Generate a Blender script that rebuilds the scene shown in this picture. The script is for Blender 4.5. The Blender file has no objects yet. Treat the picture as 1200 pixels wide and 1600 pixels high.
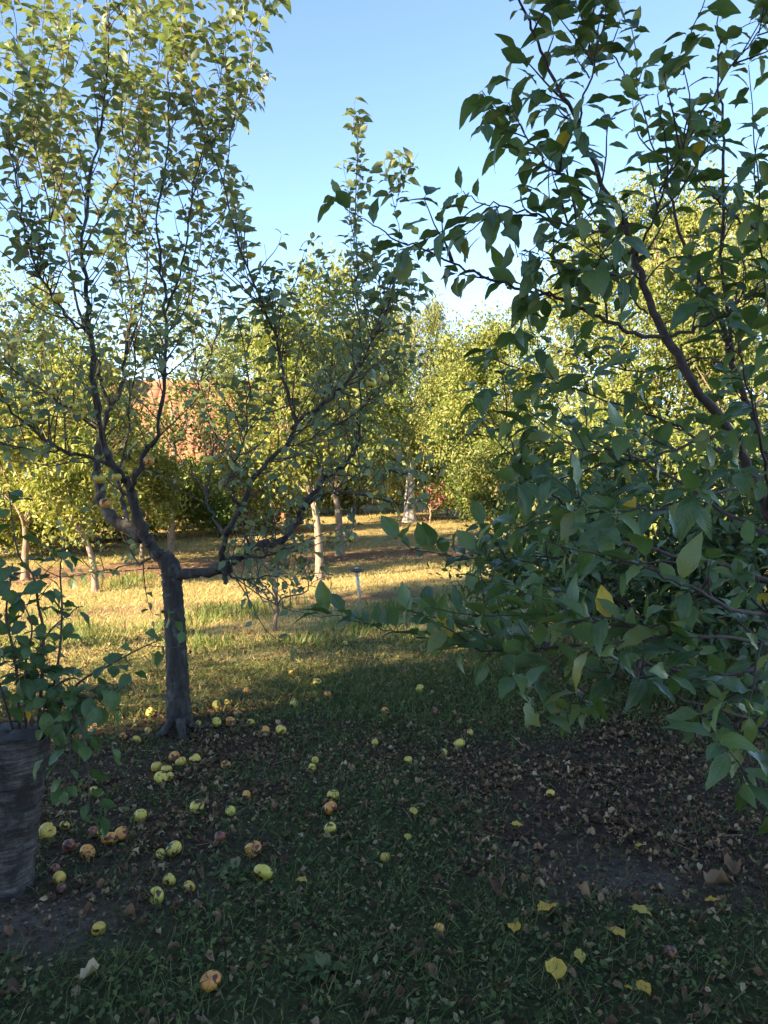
import bpy, math, random
import numpy as np
from mathutils import Matrix, Vector

random.seed(7)
rng = np.random.default_rng(11)
sc = bpy.context.scene
col = sc.collection

# ------------------------------------------------------------------ camera, sky, sun, exposure
F = 1232.0                      # focal length in photograph pixels (1200 x 1600)
PITCH = math.radians(2.8)       # camera looks slightly down
CAM = np.array([0.0, 0.0, 1.6])
cam_data = bpy.data.cameras.new('camera')
cam_data.sensor_fit = 'VERTICAL'
cam_data.angle = 2 * math.atan(800 / F)
cam_data.clip_start = 0.05
cam_data.clip_end = 2000
cam = bpy.data.objects.new('camera', cam_data)
col.objects.link(cam)
cam.location = CAM
cam.rotation_euler = (math.pi / 2 - PITCH, 0, 0)
sc.camera = cam

SUN_AZ = math.radians(235)      # clockwise from +Y: behind the camera, to the left
SUN_EL = math.radians(25)
TO_SUN = np.array([math.sin(SUN_AZ) * math.cos(SUN_EL), math.cos(SUN_AZ) * math.cos(SUN_EL), math.sin(SUN_EL)])
world = bpy.data.worlds.new('World')
sc.world = world
world.use_nodes = True
wn = world.node_tree
sky = wn.nodes.new('ShaderNodeTexSky')
sky.sky_type = 'NISHITA'
sky.sun_disc = False
sky.sun_elevation = SUN_EL
sky.sun_rotation = SUN_AZ
sky.altitude = 1500
sky.air_density = 0.85
sky.dust_density = 0.1
sky.ozone_density = 1.4
bg = wn.nodes['Background']
bg.inputs['Strength'].default_value = 0.092
wn.links.new(sky.outputs['Color'], bg.inputs['Color'])
sun_data = bpy.data.lights.new('sun', 'SUN')
sun_data.energy = 5.0
sun_data.angle = math.radians(0.55)
sun_data.color = (1.0, 0.77, 0.47)
sun = bpy.data.objects.new('sun', sun_data)
col.objects.link(sun)
sun.rotation_euler = Vector(-TO_SUN).to_track_quat('-Z', 'Y').to_euler()
sun.location = (-20, -12, 15)
sc.view_settings.view_transform = 'Standard'
sc.view_settings.look = 'None'
sc.view_settings.gamma = 1.0
sc.view_settings.use_curve_mapping = False
sc.view_settings.exposure = 2.45
sc.render.engine = 'CYCLES'
sc.cycles.use_denoising = True
sc.cycles.max_bounces = 8
sc.cycles.diffuse_bounces = 4
sc.cycles.transmission_bounces = 4
sc.cycles.transparent_max_bounces = 4
sc.cycles.sample_clamp_indirect = 8

# ------------------------------------------------------------------ geometry helpers
FWD = np.array([0, math.cos(PITCH), -math.sin(PITCH)])
UP = np.array([0, math.sin(PITCH), math.cos(PITCH)])
RIGHT = np.array([1.0, 0, 0])


def at(px, py, d):
    """World point seen at a photograph pixel at depth d metres."""
    return CAM + d * (FWD + (px - 600) / F * RIGHT + (800 - py) / F * UP)


def proj(P):
    Q = np.atleast_2d(P) - CAM
    d = Q @ FWD
    ds = np.where(np.abs(d) < 1e-6, 1e-6, d)
    return 600 + F * (Q @ RIGHT) / ds, 800 - F * (Q @ UP) / ds, d


def _hash(ix, iy, s):
    n = (ix.astype(np.int64) * 374761393 + iy.astype(np.int64) * 668265263 + s * 974634777) & 0xffffffff
    n = ((n ^ (n >> 13)) * 1274126177) & 0xffffffff
    n = n ^ (n >> 16)
    return (n & 0xffff) / 65535.0


def vnoise(x, y, s=0):
    ix, iy = np.floor(x), np.floor(y)
    fx, fy = x - ix, y - iy
    fx = fx * fx * (3 - 2 * fx)
    fy = fy * fy * (3 - 2 * fy)
    a, b = _hash(ix, iy, s), _hash(ix + 1, iy, s)
    c, d = _hash(ix, iy + 1, s), _hash(ix + 1, iy + 1, s)
    return (a * (1 - fx) + b * fx) * (1 - fy) + (c * (1 - fx) + d * fx) * fy


def fbm(x, y, s=0, o=4):
    v, a, t = 0, 1.0, 0
    for i in range(o):
        v = v + a * vnoise(x * 2 ** i, y * 2 ** i, s + i * 17)
        t += a
        a *= 0.5
    return v / t


def gh(x, y):
    """Ground height."""
    x = np.asarray(x, float)
    y = np.asarray(y, float)
    rise = 0.022 * np.clip(y - 10, 0, 40)
    near = np.clip(1 - y / 40, 0.15, 1)
    return rise + near * (0.10 * (fbm(x * .45 + 9, y * .45 + 3, 5, 3) - .5) + 0.055 * (fbm(x * 2.5, y * 2.5, 9, 3) - .5))


def ground_at(px, py):
    """World point where a pixel ray meets the ground."""
    d = 3.0
    for _ in range(40):
        P = at(px, py, d)
        h = float(gh(P[0], P[1]))
        ray = (P - CAM) / d
        d2 = (h - CAM[2]) / ray[2] if ray[2] < -1e-4 else 60
        d = min(60, 0.5 * d + 0.5 * d2)
    P = at(px, py, d)
    P[2] = float(gh(P[0], P[1]))
    return P


def norm(v):
    v = np.asarray(v, float)
    return v / np.maximum(np.linalg.norm(v, axis=-1, keepdims=True), 1e-9)


class MB:
    """Collects geometry and links it as one mesh object."""

    def __init__(self):
        self.V, self.F, self.R, self.U, self.n = [], [], [], [], 0

    def add(self, V, faces, rnd=None, uv=None):
        V = np.asarray(V, float)
        self.V.append(V)
        for f in faces:
            f = np.asarray(f, np.int64)
            if len(f):
                self.F.append(f + self.n)
        self.R.append(np.zeros(len(V)) if rnd is None else np.broadcast_to(np.asarray(rnd, float), (len(V),)))
        self.U.append(np.zeros((len(V), 3)) if uv is None else uv)
        self.n += len(V)
        return self

    def mesh(self, name, mat, smooth=True):
        me = bpy.data.meshes.new(name)
        V = np.concatenate(self.V)
        me.vertices.add(len(V))
        me.vertices.foreach_set('co', V.astype(np.float32).ravel())
        loops = np.concatenate([f.ravel() for f in self.F]).astype(np.int32)
        sizes = np.concatenate([np.full(len(f), f.shape[1], np.int32) for f in self.F])
        starts = np.concatenate([[0], np.cumsum(sizes)[:-1]]).astype(np.int32)
        me.loops.add(len(loops))
        me.loops.foreach_set('vertex_index', loops)
        me.polygons.add(len(sizes))
        me.polygons.foreach_set('loop_start', starts)
        me.polygons.foreach_set('loop_total', sizes)
        me.polygons.foreach_set('use_smooth', np.full(len(sizes), smooth))
        a = me.attributes.new('rnd', 'FLOAT', 'POINT')
        a.data.foreach_set('value', np.concatenate(self.R).astype(np.float32))
        a = me.attributes.new('luv', 'FLOAT_VECTOR', 'POINT')
        a.data.foreach_set('vector', np.concatenate(self.U).astype(np.float32).ravel())
        if mat:
            me.materials.append(mat)
        me.update(calc_edges=True)
        return me

    def build(self, name, mat, parent=None, smooth=True, kind=None):
        o = bpy.data.objects.new(name, self.mesh(name, mat, smooth))
        link(o, parent)
        if kind:
            o['kind'] = kind
        return o


def link(o, parent=None):
    col.objects.link(o)
    if parent is not None:
        o.parent = parent
        M = parent.matrix_basis
        p = parent
        T = parent.matrix_basis.copy()
        while p.parent is not None:
            T = p.parent.matrix_basis @ p.matrix_parent_inverse @ T
            p = p.parent
        o.matrix_parent_inverse = T.inverted()
    return o


def tag(o, label, cat, group=None, kind=None):
    o['label'] = label
    o['category'] = cat
    if group:
        o['group'] = group
    if kind:
        o['kind'] = kind
    return o


def thing(name, loc, label, cat, group=None):
    o = bpy.data.objects.new(name, None)
    o.empty_display_size = 0.1
    o.location = loc
    o.matrix_basis = Matrix.Translation(Vector(loc))
    col.objects.link(o)
    return tag(o, label, cat, group)


def catmull(P, n):
    P = np.asarray(P, float)
    if len(P) < 3:
        t = np.linspace(0, 1, n)[:, None]
        return P[0] * (1 - t) + P[-1] * t
    E = np.vstack([2 * P[0] - P[1], P, 2 * P[-1] - P[-2]])
    m = len(P) - 1
    u = np.linspace(0, m - 1e-6, n)
    i = u.astype(int)
    t = (u - i)[:, None]
    p0, p1, p2, p3 = E[i], E[i + 1], E[i + 2], E[i + 3]
    return .5 * (2 * p1 + (p2 - p0) * t + (2 * p0 - 5 * p1 + 4 * p2 - p3) * t ** 2 + (3 * p1 - p0 - 3 * p2 + p3) * t ** 3)


def tube(mb, P, r, sides=7, wob=0.0, cap=True):
    P = np.asarray(P, float)
    n = len(P)
    r = np.broadcast_to(np.asarray(r, float), (n,)).copy()
    T = norm(np.gradient(P, axis=0))
    a = np.array([0.0, 0, 1]) if abs(T[0][2]) < .8 else np.array([1.0, 0, 0])
    N = np.zeros((n, 3))
    N[0] = norm(np.cross(T[0], a))
    for i in range(1, n):
        v = N[i - 1] - T[i] * (N[i - 1] @ T[i])
        N[i] = norm(v)
    B = np.cross(T, N)
    th = np.arange(sides) / sides * 2 * np.pi
    rr = r[:, None] * (1 + wob * (rng.random((n, sides)) - .5) * 2)
    V = P[:, None] + rr[..., None] * (np.cos(th)[None, :, None] * N[:, None] + np.sin(th)[None, :, None] * B[:, None])
    V = V.reshape(-1, 3)
    i, j = np.meshgrid(np.arange(n - 1), np.arange(sides), indexing='ij')
    j2 = (j + 1) % sides
    Q = np.stack([i * sides + j, i * sides + j2, (i + 1) * sides + j2, (i + 1) * sides + j], -1).reshape(-1, 4)
    faces = [Q]
    if cap:
        V = np.vstack([V, P[:1], P[-1:]])
        k = np.arange(sides)
        c0, c1 = n * sides, n * sides + 1
        faces.append(np.vstack([np.stack([np.full(sides, c0), (k + 1) % sides, k], -1),
                                np.stack([np.full(sides, c1), (n - 1) * sides + k, (n - 1) * sides + (k + 1) % sides], -1)]))
    mb.add(V, faces)


def box(mb, lo, hi):
    x0, y0, z0 = lo
    x1, y1, z1 = hi
    V = [(x0, y0, z0), (x1, y0, z0), (x1, y1, z0), (x0, y1, z0), (x0, y0, z1), (x1, y0, z1), (x1, y1, z1), (x0, y1, z1)]
    mb.add(V, [[(0, 3, 2, 1), (4, 5, 6, 7), (0, 1, 5, 4), (1, 2, 6, 5), (2, 3, 7, 6), (3, 0, 4, 7)]])


# ------------------------------------------------------------------ materials
def new_mat(name):
    m = bpy.data.materials.new(name)
    m.use_nodes = True
    nt = m.node_tree
    return m, nt, nt.nodes['Principled BSDF'], nt.nodes['Material Output']


def N(nt, t, **kw):
    n = nt.nodes.new(t)
    for k, v in kw.items():
        if k in n.inputs:
            n.inputs[k].default_value = v
        else:
            setattr(n, k, v)
    return n


def ramp(nt, fac, stops, interp='LINEAR'):
    r = nt.nodes.new('ShaderNodeValToRGB')
    r.color_ramp.interpolation = interp
    e = r.color_ramp.elements
    while len(e) > 1:
        e.remove(e[-1])
    e[0].position, e[0].color = stops[0][0], (*stops[0][1], 1)
    for p, c in stops[1:]:
        x = e.new(p)
        x.color = (*c, 1)
    nt.links.new(fac, r.inputs[0])
    return r.outputs[0]


def mixc(nt, fac, a, b, mode='MIX'):
    m = nt.nodes.new('ShaderNodeMix')
    m.data_type = 'RGBA'
    m.blend_type = mode
    for sock, v in ((m.inputs[0], fac), (m.inputs[6], a), (m.inputs[7], b)):
        if hasattr(v, 'links'):
            nt.links.new(v, sock)
        elif isinstance(v, tuple):
            sock.default_value = (*v, 1)
        else:
            sock.default_value = v
    return m.outputs[2]


def math_n(nt, op, a, b=None, c=None):
    m = nt.nodes.new('ShaderNodeMath')
    m.operation = op
    for i, v in enumerate((a, b, c)):
        if v is None:
            continue
        if hasattr(v, 'links'):
            nt.links.new(v, m.inputs[i])
        else:
            m.inputs[i].default_value = v
    return m.outputs[0]


def bump(nt, h, strength, dist, bsdf):
    b = nt.nodes.new('ShaderNodeBump')
    b.inputs['Strength'].default_value = strength
    b.inputs['Distance'].default_value = dist
    nt.links.new(h, b.inputs['Height'])
    nt.links.new(b.outputs[0], bsdf.inputs['Normal'])


def rnd_value(nt):
    at_ = N(nt, 'ShaderNodeAttribute', attribute_name='rnd')
    oi = N(nt, 'ShaderNodeObjectInfo')
    return math_n(nt, 'FRACT', math_n(nt, 'ADD', at_.outputs['Fac'], oi.outputs['Random']))


def leaf_mat(name, stops, under, trans=0.3, rough=0.45, veins=False, spec=0.45):
    m, nt, b, out = new_mat(name)
    L = nt.links
    c = ramp(nt, rnd_value(nt), stops)
    if veins:
        uv = N(nt, 'ShaderNodeAttribute', attribute_name='luv')
        sx = N(nt, 'ShaderNodeSeparateXYZ')
        L.new(uv.outputs['Vector'], sx.inputs[0])
        ax = math_n(nt, 'ABSOLUTE', sx.outputs[0])
        rib = math_n(nt, 'LESS_THAN', ax, 0.045)
        w = math_n(nt, 'SINE', math_n(nt, 'MULTIPLY', math_n(nt, 'SUBTRACT', sx.outputs[1], math_n(nt, 'MULTIPLY', ax, .26)), 58.0))
        vein = math_n(nt, 'MULTIPLY', math_n(nt, 'GREATER_THAN', w, 0.93), 0.55)
        f = math_n(nt, 'MULTIPLY', math_n(nt, 'MAXIMUM', rib, vein), 0.42)
        hi = mixc(nt, 0.5, c, (0.24, 0.30, 0.10))
        c = mixc(nt, f, c, hi)
        rv = rnd_value(nt)
        nz = N(nt, 'ShaderNodeTexNoise', Scale=2.2, Detail=4.0, noise_dimensions='4D')
        L.new(uv.outputs['Vector'], nz.inputs['Vector'])
        L.new(math_n(nt, 'MULTIPLY', rv, 40.0), nz.inputs['W'])
        c = mixc(nt, ramp(nt, nz.outputs['Fac'], [(.42, (0, 0, 0)), (.70, (.75, .75, .75))]), c, mixc(nt, .5, c, (0.20, 0.21, 0.06)))
        c = mixc(nt, ramp(nt, nz.outputs['Fac'], [(.66, (0, 0, 0)), (.70, (.85, .85, .85))]), c, (0.13, 0.075, 0.035))
        bump(nt, math_n(nt, 'ADD', math_n(nt, 'MULTIPLY', w, .5), math_n(nt, 'MULTIPLY', rib, -1.5)), 0.22, 0.0015, b)
    geo = N(nt, 'ShaderNodeNewGeometry')
    c2 = mixc(nt, geo.outputs['Backfacing'], c, mixc(nt, 0.6, c, under))
    L.new(c2, b.inputs['Base Color'])
    b.inputs['Roughness'].default_value = rough
    b.inputs['Specular IOR Level'].default_value = spec
    tr = N(nt, 'ShaderNodeBsdfTranslucent')
    L.new(mixc(nt, 1.0, c, (1.25, 1.25, 0.45), 'MULTIPLY'), tr.inputs['Color'])
    mx = N(nt, 'ShaderNodeMixShader')
    mx.inputs[0].default_value = trans
    L.new(b.outputs[0], mx.inputs[1])
    L.new(tr.outputs[0], mx.inputs[2])
    L.new(mx.outputs[0], out.inputs['Surface'])
    return m


def bark_mat(name, dark, light, lichen=None, sx=26.0, sz=7.0, strength=.7):
    m, nt, b, out = new_mat(name)
    L = nt.links
    tc = N(nt, 'ShaderNodeTexCoord')
    mp = N(nt, 'ShaderNodeMapping')
    mp.inputs['Scale'].default_value = (sx, sx, sz)
    L.new(tc.outputs['Object'], mp.inputs[0])
    n1 = N(nt, 'ShaderNodeTexNoise', Scale=1.0, Detail=6.0, Roughness=.65)
    L.new(mp.outputs[0], n1.inputs['Vector'])
    c = ramp(nt, n1.outputs['Fac'], [(.3, dark), (.7, light)])
    if lichen:
        n2 = N(nt, 'ShaderNodeTexNoise', Scale=14.0, Detail=4.0)
        L.new(tc.outputs['Object'], n2.inputs['Vector'])
        c = mixc(nt, ramp(nt, n2.outputs['Fac'], [(.56, (0, 0, 0)), (.66, (.7, .7, .7))]), c, lichen)
    L.new(c, b.inputs['Base Color'])
    b.inputs['Roughness'].default_value = .85
    bump(nt, n1.outputs['Fac'], strength, 0.012, b)
    return m


def plain_mat(name, a, bcol, scale=8.0, rough=.8, strength=.3, dist=.005, metal=0.0):
    m, nt, b, out = new_mat(name)
    tc = N(nt, 'ShaderNodeTexCoord')
    n1 = N(nt, 'ShaderNodeTexNoise', Scale=scale, Detail=5.0)
    nt.links.new(tc.outputs['Object'], n1.inputs['Vector'])
    nt.links.new(ramp(nt, n1.outputs['Fac'], [(.3, a), (.7, bcol)]), b.inputs['Base Color'])
    b.inputs['Roughness'].default_value = rough
    b.inputs['Metallic'].default_value = metal
    bump(nt, n1.outputs['Fac'], strength, dist, b)
    return m


M = {}
M['apple_leaf'] = leaf_mat('apple_leaf', [(0, (.075, .125, .065)), (.45, (.135, .195, .105)), (.8, (.18, .235, .13)), (.94, (.23, .26, .12)), (1, (.32, .28, .10))], (.36, .40, .32), .36, .34, veins=True)
M['plum_leaf'] = leaf_mat('plum_leaf', [(0, (.032, .072, .026)), (.4, (.060, .118, .040)), (.75, (.098, .160, .050)), (.93, (.14, .19, .055)), (1, (.20, .20, .06))], (.16, .23, .12), .33, .30, veins=True, spec=.5)
M['shoot_leaf'] = leaf_mat('shoot_leaf', [(0, (.04, .09, .03)), (.6, (.07, .135, .042)), (.95, (.10, .16, .045)), (1, (.16, .17, .05))], (.10, .17, .09), .3, .42, veins=True)
M['yellow_leaf'] = leaf_mat('yellow_leaf', [(0, (.74, .40, .04)), (.5, (.80, .50, .06)), (1, (.66, .46, .08))], (.6, .48, .14), .3, .5, veins=True)
M['pear_leaf'] = leaf_mat('pear_leaf', [(0, (.045, .085, .020)), (.35, (.115, .17, .038)), (.7, (.215, .26, .060)), (.92, (.33, .34, .09)), (1, (.42, .35, .10))], (.30, .30, .12), .35, .5)
M['willow_leaf'] = leaf_mat('willow_leaf', [(0, (.055, .095, .022)), (.35, (.135, .18, .040)), (.7, (.24, .27, .065)), (.92, (.35, .35, .10)), (1, (.44, .36, .11))], (.28, .28, .10), .35, .5)
M['garden_leaf'] = leaf_mat('garden_leaf', [(0, (.07, .11, .03)), (.5, (.13, .18, .04)), (.85, (.22, .24, .05)), (1, (.36, .30, .06))], (.2, .24, .11), .35, .5)
M['green_leaf'] = leaf_mat('green_leaf', [(0, (.07, .14, .03)), (.5, (.13, .22, .05)), (1, (.24, .30, .07))], (.14, .22, .09), .35, .45)
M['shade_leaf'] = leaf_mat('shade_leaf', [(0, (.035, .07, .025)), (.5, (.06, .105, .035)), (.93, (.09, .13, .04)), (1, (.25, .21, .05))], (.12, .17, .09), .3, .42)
M['red_leaf'] = leaf_mat('red_leaf', [(0, (.05, .09, .03)), (.4, (.10, .12, .04)), (.5, (.20, .03, .045)), (.8, (.32, .06, .08)), (1, (.38, .13, .12))], (.25, .10, .09), .3, .5)
M['dry_leaf'] = leaf_mat('dry_leaf', [(0, (.060, .028, .014)), (.35, (.13, .064, .030)), (.65, (.23, .125, .060)), (.88, (.37, .23, .12)), (1, (.52, .38, .22))], (.28, .22, .17), .12, .7, spec=.3)
M['grass'] = leaf_mat('grass', [(0, (.048, .074, .024)), (.45, (.088, .122, .038)), (.75, (.14, .17, .058)), (.9, (.22, .20, .09)), (1, (.32, .26, .13))], (.08, .11, .04), .3, .6, spec=.25)
M['lawn'] = leaf_mat('lawn', [(0, (.07, .12, .03)), (.5, (.13, .19, .05)), (.8, (.20, .24, .07)), (1, (.30, .28, .11))], (.12, .17, .06), .3, .6, spec=.25)
M['straw'] = leaf_mat('straw', [(0, (.20, .20, .07)), (.4, (.42, .36, .17)), (.8, (.58, .50, .30)), (1, (.70, .63, .45))], (.4, .33, .14), .3, .7, spec=.25)
M['apple_bark'] = bark_mat('apple_bark', (.010, .008, .007), (.075, .060, .052), (.12, .12, .10), 34, 9, 1.0)
M['plum_bark'] = bark_mat('plum_bark', (.030, .018, .016), (.095, .062, .054), None, 40, 60)
M['twig'] = bark_mat('twig', (.05, .032, .026), (.12, .08, .065), None, 60, 60, .3)
M['pale_bark'] = bark_mat('pale_bark', (.10, .075, .06), (.32, .26, .21), None, 18, 9)
M['white_bark'] = bark_mat('white_bark', (.26, .22, .18), (.66, .62, .56), None, 18, 9)
M['brown_bark'] = bark_mat('brown_bark', (.10, .07, .05), (.26, .20, .16), None, 20, 7)
M['wood_dark'] = bark_mat('wood_dark', (.030, .024, .022), (.085, .066, .056), None, 30, 3)
M['metal_white'] = plain_mat('metal_white', (.42, .39, .34), (.58, .54, .48), 20, .35, .1, .001, .2)
M['lamp_dark'] = plain_mat('lamp_dark', (.035, .035, .04), (.07, .07, .08), 20, .3, .1, .001)
M['plaster'] = plain_mat('plaster', (.55, .52, .46), (.66, .63, .57), 3, .9, .2, .004)
M['roof_tile'] = plain_mat('roof_tile', (.24, .09, .05), (.44, .19, .11), 2.2, .8, .4, .01)
M['brick'] = plain_mat('brick', (.26, .10, .07), (.42, .19, .13), 5, .9, .4, .01)
M['mortar'] = plain_mat('mortar', (.30, .26, .22), (.40, .36, .31), 12, .95, .3, .004)
M['frame'] = plain_mat('frame', (.10, .06, .04), (.16, .10, .07), 14, .5, .2, .002)
gm, gnt, gb, _ = new_mat('window_glass')
gb.inputs['Base Color'].default_value = (.03, .04, .05, 1)
gb.inputs['Roughness'].default_value = .05
M['window_glass'] = gm


def fruit_mat(name, base, blush, rot, rot_amt):
    m, nt, b, out = new_mat(name)
    L = nt.links
    tc = N(nt, 'ShaderNodeTexCoord')
    oi = N(nt, 'ShaderNodeObjectInfo')
    ad = nt.nodes.new('ShaderNodeVectorMath')
    ad.operation = 'MULTIPLY_ADD'
    cb = N(nt, 'ShaderNodeCombineXYZ')
    for i in range(3):
        L.new(oi.outputs['Random'], cb.inputs[i])
    ad.inputs[1].default_value = (31, 17, 53)
    L.new(cb.outputs[0], ad.inputs[0])
    L.new(tc.outputs['Object'], ad.inputs[2])
    sm = nt.nodes.new('ShaderNodeVectorMath')
    sm.operation = 'SCALE'
    sm.inputs['Scale'].default_value = 1.0
    L.new(ad.outputs[0], sm.inputs[0])
    n1 = N(nt, 'ShaderNodeTexNoise', Scale=1.1, Detail=2.0)
    n2 = N(nt, 'ShaderNodeTexNoise', Scale=1.2, Detail=2.0, Roughness=.5)
    n3 = N(nt, 'ShaderNodeTexNoise', Scale=9.0, Detail=2.0)
    for n in (n1, n2, n3):
        L.new(sm.outputs[0], n.inputs['Vector'])
    c = mixc(nt, ramp(nt, n1.outputs['Fac'], [(.42, (0, 0, 0)), (.66, (1, 1, 1))]), base, blush)
    c = mixc(nt, math_n(nt, 'MULTIPLY', ramp(nt, n3.outputs['Fac'], [(.58, (0, 0, 0)), (.7, (1, 1, 1))]), .22), c, (.35, .22, .08))
    c = mixc(nt, ramp(nt, n2.outputs['Fac'], [(1 - rot_amt - .05, (0, 0, 0)), (1 - rot_amt, (1, 1, 1))]), c, rot)
    L.new(c, b.inputs['Base Color'])
    b.inputs['Roughness'].default_value = .42
    b.inputs['Subsurface Weight'].default_value = .08
    b.inputs['Subsurface Radius'].default_value = (.01, .006, .003)
    bump(nt, n3.outputs['Fac'], .08, .02, b)
    return m


ROT = (.085, .032, .016)
M['apple_yg'] = fruit_mat('apple_yellow_green', (.58, .48, .07), (.66, .46, .085), ROT, .40)
M['apple_y'] = fruit_mat('apple_yellow', (.60, .44, .07), (.62, .36, .06), ROT, .38)
M['apple_o'] = fruit_mat('apple_orange', (.68, .33, .06), (.56, .18, .045), ROT, .42)
M['apple_r'] = fruit_mat('apple_rotting', (.38, .13, .07), (.26, .07, .045), (.08, .03, .02), .48)
M['crumb'] = leaf_mat('crumb', [(0, (.05, .034, .022)), (.6, (.11, .078, .052)), (1, (.20, .155, .11))], (.1, .07, .05), 0.0, .95, spec=.1)
M['stalk'] = plain_mat('stalk', (.06, .04, .02), (.12, .08, .05), 40, .8)


# ------------------------------------------------------------------ leaf shapes
def leaf_template(width, nseg=6, fold=.16, curl=.25, tip=1.0, serr=0.0, twist=0.0, pet=.18, wave=0.0, cols=1):
    """Leaf blade along +Y (length 1, petiole at the start), width across X, Z up."""
    t = np.linspace(0, 1, nseg + 1)
    w = width * .5 * np.sin(np.pi * np.clip(t, 0, 1) ** 1.02) ** .80 * (1 - .30 * (t ** 4) * tip)
    w[0] = 0.008
    w[-1] = 0.003
    us = np.linspace(-1, 1, 2 * cols + 1)
    V, U = [], []
    for k in range(nseg + 1):
        ww = w[k] * (1 + (serr if k % 2 else -serr) * (0 < k < nseg))
        for u in us:
            x = u * ww
            z = fold * abs(x) * 1.2 - curl * t[k] ** 2 + wave * math.sin(k * 2.1 + (2 if u > 0 else 0)) * abs(u) * width * .3
            a = twist * t[k]
            V.append((x * math.cos(a) - z * math.sin(a) * .3, pet + t[k] * (1 - pet) * (1 - .18 * abs(curl)), z + x * math.sin(a)))
            U.append((u, t[k], 0))
    c = len(us)
    Fq = [(k * c + j, k * c + j + 1, (k + 1) * c + j + 1, (k + 1) * c + j) for k in range(nseg) for j in range(c - 1)]
    b = len(V)
    if pet > 0:
        V += [(-.012, 0, .01), (.012, 0, .01), (.010, pet + .02, 0.004), (-.010, pet + .02, 0.004)]
        U += [(0, 0, 0)] * 4
        Fq.append((b, b + 1, b + 2, b + 3))
    return np.array(V, float), np.array(Fq), np.array(U, float)


DIAMOND = (np.array([(0, 0, 0), (.26, .45, .07), (0, 1, -.10), (-.26, .45, .07)], float), np.array([(0, 1, 2), (0, 2, 3)]), np.array([(0, 0, 0), (1, .5, 0), (0, 1, 0), (-1, .5, 0)], float))
NARROW = (np.array([(0, 0, 0), (.12, .45, .04), (0, 1, -.10), (-.12, .45, .04)], float), np.array([(0, 1, 2), (0, 2, 3)]), DIAMOND[2])


def frames(d, up, roll):
    """Leaf axes: Y along d, Z near up, rolled."""
    Y = norm(d)
    X = norm(np.cross(Y, up))
    Z = np.cross(X, Y)
    c, s = np.cos(roll)[:, None], np.sin(roll)[:, None]
    return X * c + Z * s, Y, Z * c - X * s


def inst(mb, tpl, P, X, Y, Z, S, R):
    V, Fq, U = tpl
    n, k = len(P), len(V)
    if n == 0:
        return
    W = P[:, None] + S[:, None, None] * (V[None, :, 0:1] * X[:, None] + V[None, :, 1:2] * Y[:, None] + V[None, :, 2:3] * Z[:, None])
    faces = (Fq[None] + (np.arange(n) * k)[:, None, None]).reshape(-1, Fq.shape[1])
    mb.add(W.reshape(-1, 3), [faces], np.repeat(R, k), np.tile(U, (n, 1)))


def in_poly(px, py, poly):
    r = np.zeros(len(px), bool)
    j = len(poly) - 1
    for i in range(len(poly)):
        xi, yi = poly[i]
        xj, yj = poly[j]
        c = ((yi > py) != (yj > py)) & (px < (xj - xi) * (py - yi) / (yj - yi + 1e-9) + xi)
        r ^= c
        j = i
    return r


# ------------------------------------------------------------------ ground
def green_map(x, y):
    """Where short green weeds grow (1) and where litter and soil show (0)."""
    px, py, d = proj(np.stack([x, y, np.zeros_like(x)], -1))
    g = np.full(x.shape, .58)

    def blob(cx, cy, rx, ry, a):
        return a * np.exp(-(((px - cx) / rx) ** 2 + ((py - cy) / ry) ** 2))
    g += blob(620, 1060, 190, 70, .6) + blob(250, 1540, 500, 75, .55) + blob(560, 1390, 190, 90, .35) + blob(760, 1480, 160, 90, .25)
    g += blob(700, 1270, 110, 60, .2)
    g -= blob(280, 1220, 260, 120, .42) + blob(980, 1240, 260, 110, .75) + blob(1060, 1390, 140, 50, .4) + blob(180, 1330, 220, 60, .3) + blob(20, 1450, 90, 50, .5)
    g += 1.1 * (fbm(x * 2.2, y * 2.2, 31, 4) - .5)
    return np.clip(g, 0, 1)


def dry_map(x, y):
    """Where the sward has dried to straw (far lawn)."""
    f = np.clip((y - 5.0 + .35 * x * -1) / 2.2, 0, 1)
    return np.clip(f * (.72 + 1.3 * (fbm(x * .5, y * .35, 77, 4) - .45)), 0, 1)


def earth_map(x, y):
    """Bare trodden earth in the near ground."""
    e = np.zeros_like(x)
    for (cx, cy, rx, ry, a) in ((-1.23, 2.72, .30, .20, 1.2), (.98, 3.05, .34, .16, .8), (-.9, 3.0, .3, .15, .3)):
        e = e + a * np.exp(-(((x - cx) / rx) ** 2 + ((y - cy) / ry) ** 2))
    return np.clip(e * (.6 + .9 * fbm(x * 5, y * 5, 91, 3)), 0, 1)


def bare_map(x, y):
    """Bare reddish soil strips on the far lawn."""
    a = np.exp(-((y - 14.5 - .5 * x) / 1.1) ** 2) * (np.abs(x + 1) < 6)
    b = np.exp(-((y - 10.2 - .35 * x) / .35) ** 2) * .7
    c = np.exp(-((y - 27) / 3) ** 2) * .4
    return np.clip((a + b + c) * (.3 + 1.2 * fbm(x * .6, y * .6, 55, 3)), 0, 1) * (y > 6)


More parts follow.
